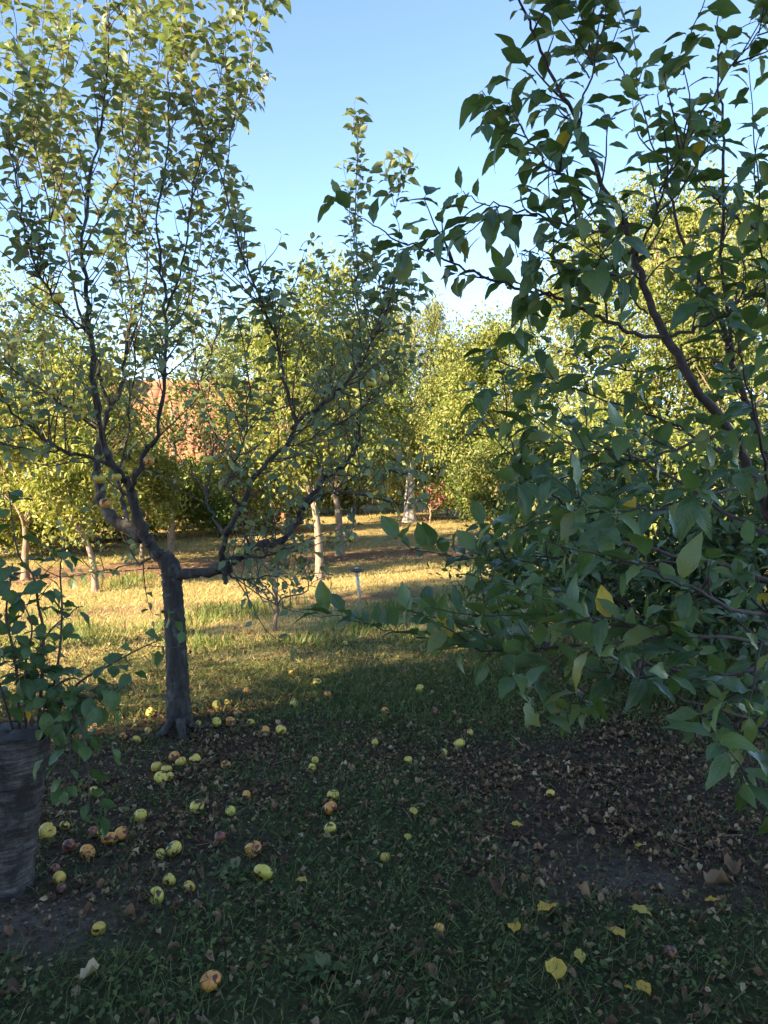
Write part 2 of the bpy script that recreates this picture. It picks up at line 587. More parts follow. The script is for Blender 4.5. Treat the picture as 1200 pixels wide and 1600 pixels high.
gx = np.concatenate([np.linspace(-500, -40, 12), np.linspace(-36, -9, 28), np.linspace(-8.4, 8.4, 170), np.linspace(9, 36, 28), np.linspace(40, 500, 12)])
gy = np.concatenate([np.linspace(-300, -20, 8), np.linspace(-16, 1, 18), np.linspace(1.2, 10, 130), np.linspace(10.2, 40, 120), np.linspace(44, 900, 16)])
GX, GY = np.meshgrid(gx, gy, indexing='ij')
GZ = gh(GX, GY)
mb = MB()
nx, ny = len(gx), len(gy)
i, j = np.meshgrid(np.arange(nx - 1), np.arange(ny - 1), indexing='ij')
Q = np.stack([i * ny + j, (i + 1) * ny + j, (i + 1) * ny + j + 1, i * ny + j + 1], -1).reshape(-1, 4)
X1, Y1 = GX.ravel(), GY.ravel()
U = np.stack([green_map(X1, Y1), dry_map(X1, Y1), bare_map(X1, Y1)], -1)
mb.add(np.stack([X1, Y1, GZ.ravel()], -1), [Q], earth_map(X1, Y1), U)
m, nt, b, out = new_mat('orchard_ground')
av = N(nt, 'ShaderNodeAttribute', attribute_name='luv')
sp = N(nt, 'ShaderNodeSeparateXYZ')
nt.links.new(av.outputs['Vector'], sp.inputs[0])
tc = N(nt, 'ShaderNodeTexCoord')
n1 = N(nt, 'ShaderNodeTexNoise', Scale=26.0, Detail=7.0, Roughness=.7)
n2 = N(nt, 'ShaderNodeTexNoise', Scale=5.0, Detail=5.0, Roughness=.6)
vr = N(nt, 'ShaderNodeTexVoronoi', Scale=55.0)
for n in (n1, n2, vr):
    nt.links.new(tc.outputs['Object'], n.inputs['Vector'])
soil = ramp(nt, n1.outputs['Fac'], [(.3, (.026, .017, .011)), (.5, (.062, .040, .025)), (.62, (.11, .072, .045)), (.72, (.19, .13, .085))])
weed = ramp(nt, n1.outputs['Fac'], [(.3, (.028, .032, .013)), (.5, (.052, .058, .021)), (.62, (.085, .075, .034)), (.75, (.12, .10, .05))])
straw = ramp(nt, n1.outputs['Fac'], [(.25, (.19, .15, .06)), (.5, (.34, .26, .11)), (.75, (.46, .36, .18))])
bare = ramp(nt, n2.outputs['Fac'], [(.3, (.15, .085, .055)), (.7, (.27, .17, .11))])
g0 = ramp(nt, math_n(nt, 'ADD', sp.outputs[0], math_n(nt, 'MULTIPLY', math_n(nt, 'SUBTRACT', n2.outputs['Fac'], .5), .8)), [(.38, (0, 0, 0)), (.62, (1, 1, 1))])
c = mixc(nt, g0, soil, weed)
d0 = ramp(nt, math_n(nt, 'ADD', sp.outputs[1], math_n(nt, 'MULTIPLY', math_n(nt, 'SUBTRACT', n2.outputs['Fac'], .5), .7)), [(.3, (0, 0, 0)), (.65, (1, 1, 1))])
c = mixc(nt, d0, c, straw)
c = mixc(nt, sp.outputs[2], c, bare)
ev = N(nt, 'ShaderNodeAttribute', attribute_name='rnd')
c = mixc(nt, ev.outputs['Fac'], c, ramp(nt, n1.outputs['Fac'], [(.3, (.085, .062, .042)), (.7, (.19, .145, .105))]))
nt.links.new(c, b.inputs['Base Color'])
b.inputs['Roughness'].default_value = .95
b.inputs['Specular IOR Level'].default_value = .15
bump(nt, math_n(nt, 'ADD', n1.outputs['Fac'], math_n(nt, 'MULTIPLY', vr.outputs['Distance'], .4)), 1.0, .03, b)
ground = mb.build('ground', m)
tag(ground, 'orchard ground of dark soil, weeds and sunlit dry grass', 'ground', kind='structure')


# ------------------------------------------------------------------ unseen house added behind the camera to cast shade over the near orchard
SX = np.array([math.sin(SUN_AZ + math.pi), math.cos(SUN_AZ + math.pi)])    # direction in which shadows fall
NX_ = np.array([-SX[1], SX[0]])


def sn(s, n, z=0.0):
    p = s * SX + n * NX_
    return np.array([p[0], p[1], z])


def obox(mb, s0, s1, n0, n1, z0, z1):
    V = [sn(s0, n0, z0), sn(s1, n0, z0), sn(s1, n1, z0), sn(s0, n1, z0), sn(s0, n0, z1), sn(s1, n0, z1), sn(s1, n1, z1), sn(s0, n1, z1)]
    mb.add(V, [[(0, 3, 2, 1), (4, 5, 6, 7), (0, 1, 5, 4), (1, 2, 6, 5), (2, 3, 7, 6), (3, 0, 4, 7)]])


H_S0, H_S1, H_N0, H_N1, EAVE, RIDGE = -14.5, -6.5, -6.0, 4.5, 6.2, 9.2
hm = (H_S0 + H_S1) / 2
house = thing('house', sn(hm, (H_N0 + H_N1) / 2), 'unseen gabled house added behind the viewer to shade the near orchard', 'house')
mb = MB()
obox(mb, H_S0, H_S1, H_N0, H_N1, -.3, EAVE)
for n_ in (H_N0, H_N1):
    mb.add([sn(H_S0, n_, EAVE), sn(H_S1, n_, EAVE), sn(hm, n_, RIDGE)], [[(0, 1, 2)]])
mb.build('wall', M['plaster'], house, False)
mb = MB()
for a, e in ((H_S0, -.5), (H_S1, .5)):
    e0 = a + e
    z0 = EAVE - .37
    lo, hi = H_N0 - .4, H_N1 + .35
    V = [sn(e0, lo, z0), sn(e0, hi, z0), sn(hm, hi, RIDGE + .02), sn(hm, lo, RIDGE + .02)]
    V += [v + np.array([0, 0, .16]) for v in V]
    mb.add(V, [[(0, 1, 2, 3), (4, 7, 6, 5), (0, 4, 5, 1), (1, 5, 6, 2), (2, 6, 7, 3), (3, 7, 4, 0)]])
mb.build('roof', M['roof_tile'], house, False)
for z0 in (1.0, 3.8):
    for k in range(4):
        n0 = H_N0 + 1.2 + k * 2.8
        mb = MB()
        for (a0, a1, b0, b1) in ((n0, n0 + .09, z0, z0 + 1.4), (n0 + 1.11, n0 + 1.2, z0, z0 + 1.4), (n0 + .09, n0 + 1.11, z0, z0 + .09), (n0 + .09, n0 + 1.11, z0 + 1.31, z0 + 1.4)):
            obox(mb, H_S1 + .003, H_S1 + .06, a0, a1, b0, b1)
        w = mb.build('window', M['frame'], house, False)
        mb = MB()
        obox(mb, H_S1 + .004, H_S1 + .02, n0 + .09, n0 + 1.11, z0 + .09, z0 + 1.31)
        mb.build('pane', M['window_glass'], w, False)

# ------------------------------------------------------------------ red roofed house across the orchard
RB = np.array([-6.3, 25.0, float(gh(-6.3, 25))])
rh = thing('tiled_house', RB, 'low house with sunlit orange-red tiled roof beyond the apple tree', 'house')
x0, x1 = RB[0] - 3.8, RB[0] + 3.7
yb, yt = 22.6, 25.4
zb, zt = 1.3, 4.45
mb = MB()
box(mb, (x0 + .25, yb + .3, RB[2] - .3), (x1 - .25, yt + 2.3, zb))
mb.build('wall', M['brick'], rh, False)
mb = MB()
V = [(x0, yb, zb - .05), (x1, yb, zb - .05), (x1, yt, zt - .05), (x0, yt, zt - .05), (x0, yb, zb - .18), (x1, yb, zb - .18), (x1, yt, zt - .18), (x0, yt, zt - .18), (x0, yt + 2.8, zb - .05), (x1, yt + 2.8, zb - .05)]
mb.add(V, [[(0, 1, 2, 3), (7, 6, 5, 4), (0, 4, 5, 1), (3, 2, 9, 8)], [(1, 5, 6), (1, 6, 2), (0, 7, 4), (0, 3, 7)]])
roof = mb.build('roof', M['roof_tile'], rh, False)
ncol, nrow = 20, 13
tw, sl = (x1 - x0) / ncol, np.array([0, yt - yb, zt - zb]) / nrow
sn_n = norm(np.array([0, -(zt - zb), (yt - yb)]))
th = np.linspace(0, np.pi, 6)
V = []
for e, lift in ((0, .035), (1.18, .012)):
    for a in th:
        V.append(np.array([-math.cos(a) * tw * .52, 0, 0]) + sl * e + sn_n * (math.sin(a) * .055 + lift))
tile_mb = MB().add(V, [[(k, k + 1, 7 + k, 6 + k) for k in range(5)]])
tile_me = tile_mb.mesh('roof_tile', M['roof_tile'])
for r_ in range(nrow):
    for c_ in range(ncol):
        o = bpy.data.objects.new('roof_tile', tile_me)
        link(o, roof)
        o.location = (x0 + (c_ + .5) * tw + random.uniform(-.006, .006), yb + sl[1] * r_, zb + sl[2] * r_ + random.uniform(0, .008))
mb = MB()
tube(mb, [(x0, yt, zt + .03), ((x0 + x1) / 2, yt, zt + .03), (x1, yt, zt + .03)], .11, 8)
mb.build('ridge_cap', M['roof_tile'], roof)
mb = MB()
box(mb, (x0 + 1.3, yt - .9, zt - .9), (x0 + 1.8, yt - .4, zt + .45))
mb.build('chimney', M['brick'], roof, False)


# ------------------------------------------------------------------ trees
def grow(P, r, n, lens, up=.5, spread=1.0, start=.15, end=1.0, tan=.5, rmax=.006, bend=.25, seed_rng=rng, pts=6):
    out = []
    P = np.asarray(P)
    L = np.concatenate([[0], np.cumsum(np.linalg.norm(np.diff(P, axis=0), axis=1))])
    for _ in range(n):
        s = seed_rng.uniform(start, end) * L[-1]
        k = min(len(P) - 2, max(0, np.searchsorted(L, s) - 1))
        f = (s - L[k]) / max(L[k + 1] - L[k], 1e-6)
        p = P[k] * (1 - f) + P[k + 1] * f
        t = norm(P[k + 1] - P[k])
        rv = seed_rng.normal(size=3)
        rv = norm(rv - t * (rv @ t))
        d = norm(t * tan + rv * spread + np.array([0, 0, up]))
        ln = seed_rng.uniform(*lens)
        rr = min(rmax, .6 * (r[k] if hasattr(r, '__len__') else r))
        q = [p]
        step = ln / (pts - 1)
        for _k in range(pts - 1):
            d = norm(d + np.array([0, 0, bend * .35]) + seed_rng.normal(size=3) * .12)
            q.append(q[-1] + d * step)
        out.append((np.array(q), np.linspace(rr, max(.0012, rr * .3), pts)))
    return out


def in_sky(q, polys):
    x, y, _ = proj(q[-1:])
    return any(in_poly(x, y, p)[0] for p in polys)


class Leaves:
    def __init__(self):
        self.P, self.D, self.U, self.S = [], [], [], []

    def on(self, pts, spacing, size, droop=.35, start=.15, rad=1.0, tan=.55, g=rng, tipcluster=2):
        L = np.concatenate([[0], np.cumsum(np.linalg.norm(np.diff(pts, axis=0), axis=1))])
        s = start * L[-1]
        az = g.uniform(0, 6.28)
        pos = []
        while s < L[-1]:
            pos.append(s)
            s += spacing * g.uniform(.6, 1.4)
        pos += [L[-1]] * tipcluster
        for s in pos:
            k = min(len(pts) - 2, max(0, np.searchsorted(L, s) - 1))
            f = (s - L[k]) / max(L[k + 1] - L[k], 1e-6)
            p = pts[k] * (1 - f) + pts[k + 1] * f
            t = norm(pts[k + 1] - pts[k])
            az += 2.4 + g.normal() * .3
            a = norm(np.cross(t, [0.3, .2, 1.0]))
            b_ = np.cross(t, a)
            radial = a * math.cos(az) + b_ * math.sin(az)
            d = t * tan + radial * rad + np.array([0, 0, -droop]) + g.normal(size=3) * .15
            self.P.append(p)
            self.D.append(d)
            self.U.append(np.array([0, 0, 1.0]) + .5 * t + g.normal(size=3) * .35)
            self.S.append(g.uniform(*size))

    def arrays(self, keep=None):
        P, D, U, S = map(np.array, (self.P, self.D, self.U, self.S))
        return P, norm(D), norm(U), S


def place_leaves(lv, tpls, mat, tree, n_single, reject=None, yellow=0.0, g=rng, ymat=None):
    """The leaves that show largest become parts of their own; the rest are one part."""
    P, D, U, S = lv.arrays()
    px, py, d = proj(P + D * S[:, None] * .5)
    if reject:
        k = ~in_poly(px, py, reject[0])
        for r_ in reject[1:]:
            k &= ~in_poly(px, py, r_)
        k |= g.random(len(k)) < .03
        P, D, U, S, px, py, d = P[k], D[k], U[k], S[k], px[k], py[k], d[k]
    n = len(P)
    X, Y, Z = frames(D, U, g.normal(size=n) * .35)
    R = g.random(n)
    var = g.integers(0, len(tpls), n)
    vis = (px > 2) & (px < 1198) & (py > 2) & (py < 1598) & (d > .3)
    face = np.abs(np.sum(Z * norm(P - CAM), axis=1))
    score = np.where(vis, S / np.maximum(d, .3) * (.35 + face), -1)
    order = np.argsort(-score)
    single = np.zeros(n, bool)
    single[order[:n_single]] = True
    single &= score > 0
    yl = g.random(n) < yellow
    meshes = []
    for t in tpls:
        meshes.append((MB().add(t[0], [t[1]], 0, t[2]).mesh('leaf', mat), MB().add(t[0], [t[1]], 0, t[2]).mesh('leaf', ymat or mat)))
    for q in np.where(single)[0]:
        o = bpy.data.objects.new('leaf', meshes[var[q]][1 if yl[q] else 0])
        link(o, tree)
        s = S[q]
        o.matrix_basis = Matrix(((X[q][0] * s, Y[q][0] * s, Z[q][0] * s, P[q][0]), (X[q][1] * s, Y[q][1] * s, Z[q][1] * s, P[q][1]), (X[q][2] * s, Y[q][2] * s, Z[q][2] * s, P[q][2]), (0, 0, 0, 1)))
    mb = MB()
    rest = ~single
    for v, t in enumerate(tpls):
        k = rest & (var == v)
        inst(mb, t, P[k], X[k], Y[k], Z[k], S[k], R[k])
    if mb.n:
        mb.build('crown', mat, tree, True, 'stuff')
    return n


def trace(pts):
    """[(px, py, depth, radius), ...] -> smooth branch."""
    a = np.array(pts, float)
    P = np.array([at(*q[:3]) for q in a])
    n = max(6, 4 * len(a))
    return catmull(P, n), np.interp(np.linspace(0, 1, n), np.linspace(0, 1, len(a)), a[:, 3])


def sub(P, r, px, py):
    """Nearest point of a branch to a pixel (where a side branch starts)."""
    x, y, d = proj(P)
    k = int(np.argmin((x - px) ** 2 + (y - py) ** 2))
    return P[k], r[k]


# ---- the large apple tree
DA = 4.95
base = ground_at(280, 1146)
apple_tree = thing('apple_tree', base, 'large forked apple tree with shaded grey-green leaves and dark trunk', 'tree')
limbs = {}
tr = [(281, 1160, DA, .115), (281, 1140, DA, .092), (279, 1112, DA, .076), (277, 1050, DA, .068), (273, 970, DA, .063), (269, 915, DA, .062), (266, 885, DA, .062), (254, 866, DA, .045)]
P, r = trace(tr)
P, r = catmull(P, 90), np.interp(np.linspace(0, 1, 90), np.linspace(0, 1, len(r)), r)
mb = MB()
tube(mb, P, r * (1 + .05 * rng.normal(size=90) * np.linspace(1, .5, 90)), 26, .045)
trunk = mb.build('trunk', M['apple_bark'], apple_tree)
for az in range(4):
    a = az * 1.6 + .5 + random.uniform(-.3, .3)
    mb = MB()
    tube(mb, catmull([base + np.array([math.cos(a) * .04, math.sin(a) * .04, .10]), base + np.array([math.cos(a) * .09, math.sin(a) * .09, .03]), base + np.array([math.cos(a) * .2, math.sin(a) * .2, -.045])], 8), np.linspace(.035, .014, 8), 8, .15)
    mb.build('root', M['apple_bark'], apple_tree)
TR = {
    'A': [(264, 888, DA, .058), (240, 860, 4.93, .052), (225, 838, 4.9, .050), (212, 803, 4.85, .044), (202, 762, 4.8, .038), (184, 738, 4.75, .034), (166, 708, 4.7, .031), (154, 660, 4.65, .028), (146, 594, 4.6, .025), (141, 530, 4.6, .022), (136, 460, 4.55, .018), (130, 385, 4.55, .014), (148, 255, 4.5, .010), (161, 180, 4.5, .008), (172, 0, 4.45, .004)],
    'B': [(222, 842, 4.92, .050), (186, 816, 5.0, .052), (164, 795, 5.1, .046), (152, 750, 5.2, .040), (153, 700, 5.3, .036), (166, 650, 5.35, .032), (176, 631, 5.4, .026), (191, 605, 5.45, .020), (196, 560, 5.5, .017), (205, 470, 5.5, .013), (196, 370, 5.55, .009), (215, 240, 5.5, .007), (228, 60, 5.5, .004)],
    'B2': [(174, 634, 5.38, .022), (160, 610, 5.3, .020), (152, 570, 5.25, .017), (120, 470, 5.2, .012), (100, 350, 5.1, .009), (96, 180, 5.1, .006), (110, 20, 5.1, .004)],
    'C': [(204, 766, 4.8, .030), (215, 738, 4.75, .025), (228, 704, 4.7, .022), (246, 680, 4.65, .019), (255, 600, 4.55, .016), (259, 490, 4.5, .013), (251, 410, 4.5, .010), (247, 335, 4.45, .008), (262, 220, 4.4, .006), (270, 90, 4.35, .004)],
    'A2': [(140, 522, 4.6, .014), (112, 502, 4.5, .012), (86, 472, 4.4, .011), (60, 424, 4.3, .009), (37, 356, 4.25, .008), (26, 281, 4.2, .006), (2, 190, 4.2, .004)],
    'A3': [(128, 350, 4.55, .009), (90, 292, 4.6, .008), (64, 210, 4.65, .007), (41, 131, 4.7, .005), (20, 10, 4.7, .003)],
    'A4': [(178, 730, 4.75, .018), (140, 715, 4.6, .015), (97, 702, 4.5, .014), (50, 670, 4.4, .011), (5, 630, 4.3, .008), (-60, 590, 4.2, .005)],
    'A5': [(98, 702, 4.5, .010), (60, 708, 4.5, .008), (0, 690, 4.6, .005)],
    'A6': [(150, 670, 4.65, .013), (110, 640, 4.7, .010), (60, 605, 4.75, .008), (0, 565, 4.8, .005)],
    'D': [(268, 900, DA, .058), (300, 896, 4.9, .050), (337, 891, 4.85, .046), (358, 883, 4.8, .042), (375, 866, 4.8, .036), (400, 852, 4.8, .032), (433, 847, 4.85, .029), (457, 827, 4.9, .026), (477, 787, 4.95, .024), (507, 750, 5.0, .021), (540, 723, 5.0, .018), (558, 700, 5.0, .015), (561, 660, 5.0, .011), (563, 570, 5.0, .009), (559, 456, 5.0, .007), (556, 362, 5.0, .005), (557, 250, 5.0, .0035), (559, 182, 5.0, .002)],
    'E': [(346, 886, 4.82, .030), (352, 838, 4.7, .026), (375, 792, 4.6, .022), (396, 752, 4.55, .020), (424, 716, 4.5, .018), (450, 687, 4.5, .017), (461, 655, 4.5, .014), (449, 606, 4.5, .012), (430, 531, 4.5, .010), (407, 460, 4.45, .009), (375, 386, 4.4, .008), (349, 285, 4.4, .006), (330, 225, 4.35, .005), (307, 169, 4.3, .004), (290, 60, 4.3, .003), (286, -30, 4.3, .002)],
    'E2': [(455, 670, 4.5, .014), (480, 648, 4.45, .012), (510, 627, 4.4, .011), (540, 600, 4.4, .009), (566, 565, 4.4, .008), (602, 480, 4.4, .006), (622, 400, 4.4, .004), (620, 320, 4.4, .003), (629, 246, 4.4, .002)],
    'E3': [(330, 225, 4.35, .005), (345, 205, 4.3, .004), (378, 175, 4.25, .003), (400, 60, 4.2, .002), (432, 2, 4.2, .0015)],
    'F': [(470, 797, 4.93, .016), (500, 775, 4.8, .013), (540, 770, 4.7, .011), (580, 777, 4.6, .009), (620, 786, 4.5, .006), (660, 782, 4.45, .004)],
    'F2': [(540, 722, 5.0, .010), (583, 733, 5.05, .008), (633, 737, 5.1, .006), (690, 730, 5.15, .003)],
    'F3': [(430, 707, 4.5, .010), (470, 690, 4.6, .008), (520, 668, 4.7, .007), (560, 640, 4.8, .005), (600, 590, 4.85, .004), (640, 500, 4.9, .0025), (660, 420, 4.9, .002)],
    'D2': [(350, 886, 4.8, .030), (352, 912, 4.78, .020)],
    'G': [(375, 866, 4.8, .018), (410, 870, 4.6, .012), (440, 858, 4.5, .009), (468, 850, 4.4, .005)],
    'H': [(340, 893, 4.85, .014), (380, 905, 5.0, .009), (430, 900, 5.1, .006), (470, 920, 5.2, .004), (510, 900, 5.3, .0025)],
    'I': [(248, 868, 4.94, .016), (210, 880, 5.3, .011), (170, 890, 5.6, .008), (110, 900, 5.8, .004)],
    'J': [(200, 820, 4.95, .022), (190, 780, 5.2, .018), (185, 740, 5.4, .015), (200, 690, 5.5, .012), (200, 640, 5.6, .010), (213, 560, 5.7, .008), (185, 430, 5.75, .006), (180, 300, 5.8, .005), (200, 120, 5.8, .003)],
    'K': [(352, 838, 4.7, .014), (330, 800, 5.0, .011), (325, 750, 5.2, .010), (335, 680, 5.3, .008), (310, 600, 5.4, .007), (300, 480, 5.4, .006), (315, 360, 5.4, .004), (300, 250, 5.4, .003)],
    'L': [(375, 792, 4.6, .012), (362, 765, 4.5, .010), (358, 740, 4.5, .008), (380, 690, 4.4, .006), (390, 600, 4.4, .005), (372, 500, 4.4, .003)],
    'P': [(259, 488, 4.5, .009), (288, 400, 4.55, .008), (300, 300, 4.6, .006), (325, 200, 4.6, .005), (350, 90, 4.6, .003), (362, 0, 4.6, .002)],
    'Q': [(198, 555, 5.5, .010), (228, 450, 5.3, .008), (222, 330, 5.2, .006), (190, 200, 5.1, .005), (205, 50, 5.1, .003)],
    'S': [(62, 426, 4.3, .007), (78, 330, 4.4, .006), (55, 220, 4.5, .005), (66, 100, 4.5, .003), (70, -20, 4.5, .002)],
    'T': [(349, 287, 4.4, .005), (362, 205, 4.5, .004), (385, 120, 4.5, .003), (408, 62, 4.5, .002)],
    'U': [(131, 390, 4.55, .008), (165, 320, 4.7, .006), (200, 250, 4.8, .005), (240, 150, 4.8, .004), (255, 10, 4.8, .002)],
    'W': [(311, 600, 5.4, .007), (345, 500, 5.5, .006), (330, 400, 5.5, .005), (360, 300, 5.5, .003), (350, 215, 5.5, .002)],
    'O': [(507, 750, 5.0, .012), (492, 700, 5.3, .010), (500, 640, 5.5, .008), (520, 560, 5.6, .006), (515, 470, 5.6, .004), (505, 400, 5.6, .003)],
}
SKY1 = [(441, -60), (441, 30), (436, 110), (405, 175), (352, 212), (348, 240), (400, 300), (412, 350), (412, 415), (425, 420), (440, 330), (480, 345), (486, 260), (530, 255), (535, 165), (545, 150), (580, 150), (590, 240), (620, 232), (645, 235), (672, 300), (650, 330), (660, 420), (700, 470), (750, 480), (760, -60)]
lv = Leaves()
twigs = MB()
n_on = {'A': 26, 'B': 24, 'B2': 18, 'C': 22, 'A2': 16, 'A3': 12, 'A4': 14, 'A5': 6, 'A6': 12, 'D': 26, 'E': 26, 'E2': 18, 'E3': 5, 'F': 5, 'F2': 4, 'F3': 10, 'G': 4, 'H': 5, 'I': 4, 'J': 24, 'K': 18, 'L': 8, 'O': 14, 'P': 15, 'Q': 15, 'S': 14, 'T': 8, 'U': 14, 'W': 12}
for key, pts in TR.items():
    P, r = trace(pts)
    mb = MB()
    P2 = P.copy()
    P2[2:-1] += rng.normal(size=(len(P) - 3, 3)) * .007
    tube(mb, P2, .70 * r * (1 + .12 * rng.normal(size=len(r))), 9 if r[0] > .02 else 6, .08)
    mb.build('branch', M['apple_bark'], apple_tree)
    if key == 'D2':
        continue
    low = key in ('F', 'F2', 'G', 'H', 'I')
    for (q, rr) in grow(P2, r, int(n_on[key] * .92), (.10, .42), up=.75, spread=.9, start=.28 if not low else .3, tan=.6, rmax=.0045):
        if in_sky(q, [SKY1]):
            continue
        tube(twigs, q, rr, 4, cap=False)
        _, ty, _ = proj(q[:1])
        dens = .036 if ty[0] < 620 else .075
        lv.on(q, dens, (.06, .108), droop=.05, tipcluster=3 if not low else 1, tan=.8)
        if rng.random() < .5:
            for (q2, r2) in grow(q, rr, 1, (.06, .2), up=.7, tan=.7, rmax=.003):
                tube(twigs, q2, r2, 4, cap=False)
                lv.on(q2, dens, (.06, .10), droop=.2)
    for (q, rr) in grow(P2, r, max(3, int(n_on[key] * (1.5 if key in ('D', 'E', 'E2', 'F', 'F2', 'F3', 'G', 'H', 'K', 'L', 'O') else .6))), (.2, .65), up=.3, spread=1.0, start=.12, end=.6, tan=.5, rmax=.0045, bend=.3, pts=7):
        if in_sky(q, [SKY1]):
            continue
        tube(twigs, q, rr, 4, cap=False)
        lv.on(q, .11, (.05, .085), droop=.15, start=.4, tipcluster=2)
    # thin shoots carry leaves along themselves
    thin = r < .009
    if thin.sum() > 3:
        k0 = int(np.argmax(thin))
        lv.on(P2[k0:], .032, (.055, .105), droop=.15, start=0.0, tipcluster=4)
twigs.build('twigs', M['twig'], apple_tree, True, 'stuff')
apple_tpl = [leaf_template(.50, 5, .25, c_, tip=.6, twist=t_, pet=.2, wave=.25) for c_, t_ in ((.12, 0), (.35, .3), (.55, -.3), (.25, .5), (.75, .1))]
n_apple_leaves = place_leaves(lv, apple_tpl, M['apple_leaf'], apple_tree, 300, [SKY1], yellow=.012, ymat=M['yellow_leaf'])


# ---- apples
def apple_mesh(name, mat, sq=.9, lump=.05, seed=0):
    g = np.random.default_rng(seed)
    a = np.linspace(0, np.pi, 13)
    nth = 18
    V = []
    ph = g.uniform(0, 6.28, 4)
    for k, t in enumerate(a):
        rr = math.sin(t) ** .88
        zz = math.cos(t) * sq - (.34 * math.exp(-(t / .38) ** 2)) + (.20 * math.exp(-((np.pi - t) / .35) ** 2))
        for q in range(nth):
            u = q / nth * 2 * np.pi
            f = 1 + lump * (math.sin(u + ph[0]) * math.sin(t) + .7 * math.sin(2 * u + ph[1]) + .35 * math.cos(5 * u + ph[2]) * (t > 1.8))
            V.append((rr * f * math.cos(u), rr * f * math.sin(u), zz * (1 + .5 * lump * math.sin(u + ph[3]))))
    Fq = [(k * nth + q, (k + 1) * nth + q, (k + 1) * nth + (q + 1) % nth, k * nth + (q + 1) % nth) for k in range(12) for q in range(nth)]
    return MB().add(V, [Fq]).mesh(name, mat)


APM = {k: [apple_mesh('fallen_apple', M['apple_' + k], s_, l_, i_) for i_, (s_, l_) in enumerate(((.86, .06), (.98, .10), (.78, .09)))] for k in ('yg', 'y', 'o', 'r')}
mbs = MB()
tube(mbs, [(0, 0, .5), (.04, .02, .8), (.14, .03, 1.1)], [.05, .045, .06], 5)
STALK = mbs.mesh('stalk', M['stalk'])


def put_apple(o, P, rad, g):
    e = (g.uniform(-1.1, 1.1), g.uniform(-1.1, 1.1), g.uniform(0, 6.28))
    o.rotation_euler = e
    o.scale = (rad,) * 3
    o.location = P


